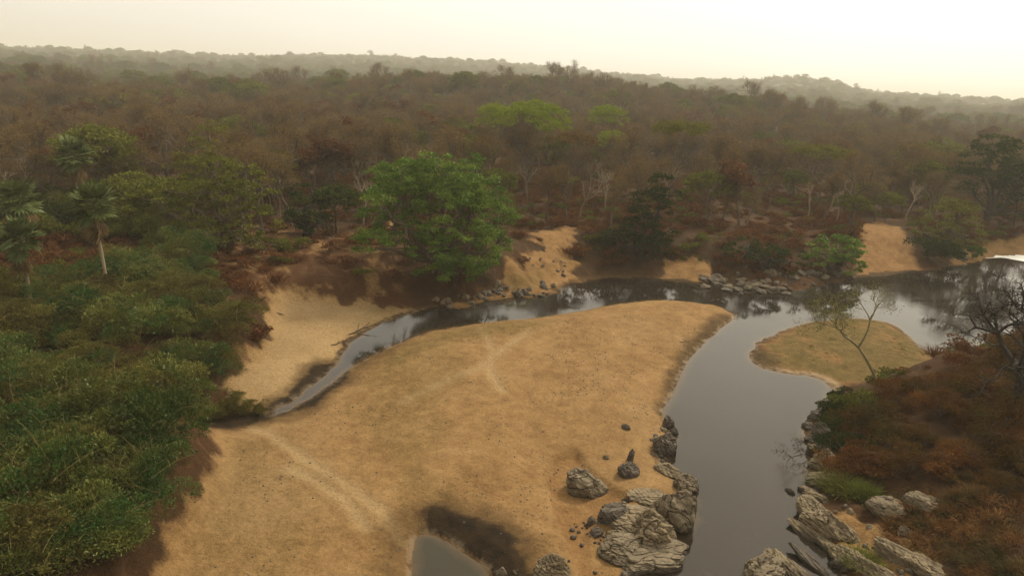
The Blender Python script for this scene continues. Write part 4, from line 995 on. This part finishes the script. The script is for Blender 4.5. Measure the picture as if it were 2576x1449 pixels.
def rock(me, u, v, wpx, hpx, label, rz=None, depth=.85, name='rock', sink=.25, group=None, tilt=(0, 0), z0=None):
    x, y, z = [float(q[0]) for q in ground_px(u, v)]
    if z0 is not None: x, y = [float(q) for q in unproj(u, v, z0)]; z = z0
    if z < 0: x, y = [float(q) for q in unproj(u, v, 0.0)]; z = 0.0
    m = px2m(x, y, z); sx = wpx * m / 2
    vis = math.radians(20) + 0.0
    # picture height covers the top face seen foreshortened plus the front
    sd_ = sx * depth; dep = math.asin(min(.99, (CAM_H - z) / math.hypot(math.hypot(x, y), CAM_H - z)))
    if depth > 1.2:                       # slab seen end on: depth is its length along the strike
        hz = sx * .55; o = link(bpy.data.objects.new(name, me)); o.location = (x, y, z)
        o.scale = (max(sx, hpx * m * .75), sx * .75, hz); o.rotation_euler = (tilt[0], tilt[1], rz); tag(o, label, 'rock', group); return o
    hz = max((hpx * m - 2 * sd_ * math.sin(dep) * .55) / math.cos(dep) / 1.25, sx * .25)
    o = link(bpy.data.objects.new(name, me)); o.location = (x, y + sd_ * .5, z + hz * .3 - sink * hz)
    o.scale = (sx, sd_, hz); o.rotation_euler = (tilt[0], tilt[1], random.random() * 6.28 if rz is None else rz)
    if rz is None: o.scale = (sx * .95, sx * .9, hz)
    tag(o, label, 'rock', group); return o
big = [
 (1472, 1248, 126, 92, 'rock', 'smooth grey boulder sitting in a hollow of the sandbar', 0.2, .9, (0, 0)),
 (1580, 1200, 66, 60, 'rockdark', 'small dark ridged rock right of the smooth grey boulder', .4, .8, (0, 0)),
 (1586, 1160, 20, 46, 'rockdark', 'thin reddish rock spike behind the small dark ridged rock', .1, .8, (.1, .1)),
 (1672, 1142, 76, 72, 'rockdark', 'dark wet rock at the sandbar edge below the two small black rocks', .3, .8, (0, 0)),
 (1682, 1078, 40, 52, 'rockdark', 'small black rock topmost on the sandbar waterline', .8, .8, (0, 0)),
 (1698, 1095, 24, 30, 'rockdark', 'tiny black rock touching the water below the topmost one', .1, .8, (0, 0)),
 (1680, 1195, 90, 46, 'rockslab', 'flat tilted brown slab behind the knobbly rock', -.5, .6, (.2, .1)),
 (1722, 1240, 80, 66, 'rock', 'knobbly pale rock jutting into the water', .2, .8, (0, .1)),
 (1540, 1312, 100, 62, 'rockdark', 'dark grey ribbed rock at the upper left of the large outcrop', .5, .5, (0, 0)),
 (1697, 1325, 128, 130, 'rock', 'largest pale cracked boulder of the outcrop beside the water', -.2, .85, (0, 0)),
 (1640, 1378, 140, 120, 'rockslab', 'cracked grey boulder at the middle front of the large outcrop', .6, .85, (0, 0)),
 (1570, 1408, 126, 80, 'rock', 'pale rounded rock at the lower left of the large outcrop', .1, .9, (0, 0)),
 (1615, 1436, 140, 60, 'rock', 'low pale rock at the front waterline of the large outcrop', .1, .8, (0, 0)),
 (1560, 1360, 80, 40, 'rockslab', 'flat rock shelf in the hollow behind the pale rounded rock', .1, .8, (0, 0)),
 (1640, 1270, 130, 50, 'rockslab', 'sand covered rock shelf at the top of the large outcrop', .1, .8, (0, 0)),
 (1650, 1415, 230, 90, 'rock', 'low broad bedrock sheet under the front of the large outcrop', .3, .7, (0, 0)),
 (1615, 1335, 200, 70, 'rockslab', 'low bedrock hump joining the boulders of the large outcrop', -.2, .7, (0, 0)),
 (1390, 1460, 100, 80, 'rockslab', 'ridged brown rock breaking out of the sand at the bottom edge', 0, .8, (0, 0)),
 (1262, 1449, 34, 30, 'rock', 'small stone by the right tip of the still pool', 0, .9, (0, 0)),
 (1500, 1348, 40, 30, 'rockdark', 'small reddish stone left of the dark ribbed rock', 0, .9, (0, 0)),
 (1490, 1318, 26, 28, 'rockdark', 'tiny dark stone left of the dark ribbed rock, upper one', 0, .9, (0, 0)),
 (1515, 1400, 30, 26, 'rock', 'pale chip of rock left of the rounded rock', 0, .9, (0, 0)),
 (1575, 1080, 26, 22, 'rockdark', 'small lone dark red stone on the smooth sand above the boulders', 0, .9, (0, 0)),
 (1525, 1155, 18, 14, 'rock', 'pebble of rock between the smooth boulder and the dark ridged rock', 0, .9, (0, 0)),
]
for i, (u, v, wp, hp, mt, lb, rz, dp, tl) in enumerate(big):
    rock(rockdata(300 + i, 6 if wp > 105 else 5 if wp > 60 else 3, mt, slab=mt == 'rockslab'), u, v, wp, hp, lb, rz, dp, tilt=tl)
bigr = [
 (2085, 1345, 140, 80, 'rockslab', 'low bedrock shelf under the slabs of the right bank', -.9, .6, (0, .05)),
 (2150, 1425, 130, 55, 'rockslab', 'low bedrock shelf behind the small inlet', -.7, .6, (0, .05)),
 (2068, 1105, 70, 60, 'rockdark', 'dark bedrock face midway along the near right waterline', -1.2, .6, (0, .05)),
 (2078, 1185, 80, 70, 'rockslab', 'brown bedrock face under the dark bushes of the near right bank', -1.1, .6, (0, .05)),
 (1978, 1432, 79, 112, 'rockslab', 'tall ridged rock standing in the water near the bottom edge', -1.0, 1.5, (0, .25)),
 (2015, 1449, 64, 85, 'rockslab', 'narrow slab leaning on the right side of the tall ridged rock', -1.05, 2.2, (0, .2)),
 (1925, 1475, 140, 109, 'rock', 'broad rock with grass in front of the tall ridged rock', .4, .8, (0, 0)),
 (2050, 1292, 97, 48, 'rockslab', 'flat layered slab at the head of the right bank rocks', -1.0, .9, (0, .2)),
 (2085, 1310, 76, 53, 'rockslab', 'broken brown slab just right of the flat head slab', -1.0, 1.4, (0, .15)),
 (2030, 1345, 56, 85, 'rockslab', 'jagged pale slab reaching into the river', -1.05, 1.8, (0, .25)),
 (2062, 1350, 56, 73, 'rockslab', 'long pale slab right beside the jagged slab', -1.05, 2.2, (0, .2)),
 (2050, 1425, 51, 122, 'rockdark', 'long dark slab running down into the inlet', -1.05, 3.2, (0, .2)),
 (2095, 1385, 64, 73, 'rockslab', 'angular slab at the upper end of the inlet', -1.0, 1.7, (0, .1)),
 (2140, 1360, 64, 80, 'rockslab', 'grey layered rock above the small inlet', -1.0, 1.8, (0, .15)),
 (2120, 1330, 58, 61, 'rockslab', 'brown rib of rock between the head slab and the sandy gully', -1.05, 2.0, (0, .15)),
 (2122, 1428, 66, 51, 'rockdark', 'rounded dark boulder lying in the small inlet', 0, .8, (0, 0)),
 (2035, 1242, 56, 24, 'rockslab', 'thin rock slab in the water above the head slab', -.5, .6, (0, .1)),
 (2055, 1258, 71, 29, 'rockslab', 'low brown slab just below the thin rock slab', -.6, .6, (0, .1)),
 (1990, 1240, 33, 14, 'rockdark', 'narrow rock tip out in the river left of the thin slab', -.9, .4, (0, 0)),
 (2038, 1076, 40, 21, 'rockdark', 'small black rock poking from the right bank, upper one', 0, .7, (0, 0)),
 (2062, 1055, 56, 31, 'rockdark', 'dark rock at the waterline under the dark bushes', 0, .7, (0, 0)),
 (2050, 1112, 51, 29, 'rockdark', 'dark ledge rock midway down the right waterline', 0, .7, (0, 0)),
 (2062, 1140, 71, 41, 'rockslab', 'brown ledge rock under the dark bushes', 0, .7, (0, 0)),
 (2080, 1178, 84, 48, 'rockslab', 'brown overhanging rock above the grass clump', 0, .7, (0, 0)),
 (2095, 1222, 115, 48, 'rock', 'sandy ledge rock under the fresh green grass clump', 0, .7, (0, 0)),
 (2205, 1440, 89, 97, 'rockslab', 'yellowish ridged rock right of the inlet', -.9, 1.6, (0, .1)),
 (2265, 1400, 89, 109, 'rockslab', 'pale weathered rock above the red grass at the bottom edge', -.8, 1.6, (0, .1)),
 (2330, 1430, 102, 97, 'rockslab', 'long layered rock half buried in red grass at the bottom edge', -.8, 1.6, (0, .1)),
 (2240, 1290, 102, 53, 'rock', 'broad brown rock face below the rusty bushes', -.6, .8, (0, 0)),
 (2330, 1275, 115, 48, 'rock', 'second brown rock face buried in rusty grass', -.6, .7, (0, 0)),
 (2282, 1345, 51, 31, 'rock', 'pale grey stone on the dark soil above the pale weathered rock', .3, .7, (0, 0)),
]
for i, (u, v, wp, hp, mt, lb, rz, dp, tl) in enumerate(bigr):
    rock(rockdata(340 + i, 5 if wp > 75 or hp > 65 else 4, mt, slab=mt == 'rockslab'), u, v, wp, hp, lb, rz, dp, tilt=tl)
RV = [rockdata(400 + i, 3, 'rock' if i % 3 == 0 else 'rockdark', slab=i % 3 == 0) for i in range(8)]
RL = [rockdata(410 + i, 3, 'rockslab' if i % 2 else 'rock', slab=True) for i in range(5)]
RL2 = [rockdata(420 + i, 3, 'rockdark' if i % 4 else 'rock', slab=True) for i in range(5)]
def rocks(line, n, spread, w0, w1, label, group, meshes=RV, hr=(.5, .9)):
    line = np.array(line, float); sg = np.linalg.norm(np.diff(line, axis=0), axis=1); cs = np.concatenate([[0], np.cumsum(sg)])
    made = []
    for i in range(n):
        t = random.random() * cs[-1]; u = np.interp(t, cs, line[:, 0]) + random.gauss(0, 3); v = np.interp(t, cs, line[:, 1]) + random.gauss(0, spread)
        wp = random.uniform(w0, w1) * random.uniform(.7, 1.2); made.append(rock(random.choice(meshes), u, v, wp, wp * random.uniform(*hr), label, name='rock', group=group))
    a_, b_ = label.split('|'); rank(made, lambda o: a_, b_, 24)
rocks([(1090, 764), (1190, 752), (1290, 735), (1400, 726)], 50, 9, 12, 28, 'broken grey rock|on waterline below big green tree', 'rocks below the big green tree')
rocks([(1760, 708), (1840, 718), (1910, 724), (1985, 728)], 64, 11, 12, 38, 'low layered rock|on the shelf off far shore', 'rocks of the far shelf', RL2, (.3, .6))
rocks([(1790, 755), (1830, 760)], 6, 4, 8, 16, 'small rock|awash beyond the sandbar tip', 'rocks awash beyond the sandbar', RL, (.3, .5))
rocks([(1850, 690), (1950, 690), (2050, 695), (2150, 695)], 30, 12, 12, 34, 'grey rock|on bank under bright green bush', 'rocks under the bright green bush', RL2 + RV)
rocks([(2360, 660), (2420, 655), (2440, 650)], 10, 5, 10, 22, 'pale rock|at waterline right of sand slope', 'rocks right of the sand slope')
rocks([(2060, 1035), (2035, 1070), (2045, 1130), (2065, 1190), (2060, 1235)], 22, 5, 10, 24, 'small dark rock|along near right waterline', 'rocks along the near right waterline')
rocks([(2020, 1290), (2070, 1350), (2110, 1400), (2150, 1449)], 30, 14, 12, 34, 'angular rock fragment|among slabs beside inlet', 'fragments among the right bank slabs', RL)
rocks([(1470, 1330), (1520, 1390), (1560, 1440), (1650, 1430)], 18, 10, 8, 18, 'small broken rock|around large outcrop', 'stones around the large outcrop')
rocks([(1240, 1449), (1300, 1440), (1420, 1430), (1440, 1400)], 12, 10, 6, 16, 'small stone|by ridged bottom edge rock', 'stones by the ridged rock at the bottom')
rocks([(1320, 640), (1380, 670), (1440, 690)], 14, 18, 8, 16, 'dark clod|on sand slope right of green tree', 'clods on the eroded sand slope')

# small debris on the sand: many pebbles and twigs, one scattered mass
PB = []
for i in range(3):
    V, F = rock_mesh(450 + i, 1); PB.append(mesh_np('pebble', V * .05, F, [M['rockdark']], smooth=False))
x, y, h = inside([(900, 920), (1250, 830), (1640, 765), (1780, 780), (1700, 900), (1640, 1040), (1400, 1200), (1350, 1449), (1280, 1430), (1050, 1320), (1020, 1449), (520, 1449), (620, 1100)], .36, .7, 1.2)
k = rng.random(len(x)) < np.clip(.16 + fbm(x / 3, y / 3, 60, 3) * 1.3, .02, .8); x, y, h = x[k], y[k], h[k]
scatter_stuff('sand_debris', np.stack([x, y, h], 1), rng.uniform(0, 6.28, len(x)), rng.uniform(.35, 1.35, len(x)) ** 2, rng.integers(0, 3, len(x)), PB,
              'tiny dark pebbles and bits of debris strewn over the sandbar', 'debris')

GV = []
for i in range(4):
    V, F = rock_mesh(460 + i, 2); GV.append(mesh_np('gravel_stone', V * .11, F, [M['rockdark' if i % 2 else 'rock']], smooth=False))
gp = []
for pg, sp_, zz in (([(1440, 1300), (1560, 1230), (1700, 1180), (1760, 1250), (1740, 1330), (1640, 1420), (1520, 1449), (1450, 1400)], .38, .6), ([(1640, 1050), (1710, 1050), (1710, 1160), (1630, 1150)], .4, .5),
                ([(2000, 1240), (2110, 1240), (2200, 1330), (2330, 1449), (2060, 1449), (1990, 1330)], .36, 1), ([(2030, 1050), (2090, 1030), (2100, 1240), (2050, 1240)], .4, .6),
                ([(1330, 1449), (1460, 1400), (1480, 1460), (1330, 1480)], .35, .6), ([(1080, 775), (1290, 745), (1420, 715), (1480, 690), (1480, 700), (1400, 745), (1200, 770)], .55, .4),
                ([(1740, 690), (2150, 680), (2150, 705), (2000, 735), (1760, 715)], .6, .5)):
    a_, b_, c_ = inside(pg, sp_, zz, 1.2); k = rng.random(len(a_)) < np.clip(.25 + 1.2 * fbm(a_ / 1.1, b_ / 1.1, 71, 2), .02, .8); gp.append(np.stack([a_[k], b_[k], c_[k]], 1))
gp = np.concatenate(gp); gp = gp[gp[:, 2] > -.15]
scatter_stuff('gravel', gp, rng.uniform(0, 6.28, len(gp)), rng.uniform(.4, 1.9, len(gp)) ** 1.4, rng.integers(0, 4, len(gp)), GV, 'loose broken stones and gravel around the rock outcrops and along the rocky waterlines', 'gravel')

# driftwood
def driftwood(u, v, lpx, rz, seed, label, th=.05, mat='bark'):
    x, y, z = [float(q[0]) for q in ground_px(u, v)]; m = px2m(x, y, z); L_ = lpx * m
    r = np.random.default_rng(seed); segs = []
    def br(p, d, ln, rad, lev):
        for i in range(4):
            d = d + r.normal(size=3) * np.array([.18, .18, .06]); d /= np.linalg.norm(d); q = p + d * ln / 4; q[2] = max(q[2], .02)
            segs.append((*p, *q, rad, rad * .85)); p = q; rad *= .85
            if lev < 2 and i > 0: br(p, d + np.array([r.normal() * .8, r.normal() * .8, .25]), ln * .4, rad * .55, lev + 1)
    br(np.array([-L_ / 2, 0, th]), np.array([1., 0, .03]), L_, th, 0)
    mb = MB(); mb.tubes(segs, 5); o = link(bpy.data.objects.new('driftwood', mb.mesh('driftwood', [M[mat]], True))); o.location = (x, y, z); o.rotation_euler = (0, 0, rz)
    tag(o, label, 'driftwood')
driftwood(905, 838, 62, .75, 1, 'long forked driftwood lying on the pale sand above the channel', .09, 'barkdark')
driftwood(848, 868, 30, .3, 2, 'short dark driftwood on the pale sand below the long forked piece', .06, 'barkdark')
driftwood(705, 790, 18, 0, 3, 'dark stick lump at the top of the pale sand bank', .08, 'barkdark')
driftwood(1465, 765, 40, -.3, 4, 'pale branch sticking into the dark channel below the rocks', .05, 'barkpale') if False else None
driftwood(1240, 765, 48, -.4, 5, 'pale branch lying in the dark channel edge', .05, 'barkpale')
driftwood(1722, 862, 26, .2, 6, 'small dark twig pile near the tip of the sandbar', .06, 'barkdark')
driftwood(1760, 690, 60, 2.2, 7, 'pale fallen branch on the sand below the far bank', .07, 'barkpale')
driftwood(1400, 655, 60, 2.4, 8, 'pale fallen trunk lying down the eroded sand slope', .09, 'barkpale')

# ------------------------------------------------------------------ haze
bpy.ops.mesh.primitive_cube_add(size=1)
hz = bpy.context.object; hz.name = 'haze'; hz.data.name = 'haze'
zb, zt = -3.0, 112.0
hz.scale = (13400, 6800, zt - zb); hz.location = (0, 3250, (zt + zb) / 2)
m, t, o = newmat('haze_air'); pv = t.nodes.new('ShaderNodeVolumePrincipled')
pv.inputs['Color'].default_value = (.92, .89, .78, 1); pv.inputs['Density'].default_value = HAZE; pv.inputs['Anisotropy'].default_value = .2
t.links.new(pv.outputs[0], o.inputs['Volume']); hz.data.materials.append(m); tag(hz, kind='stuff')
tag(hz, 'pale warm haze filling the air over the whole valley', 'haze')
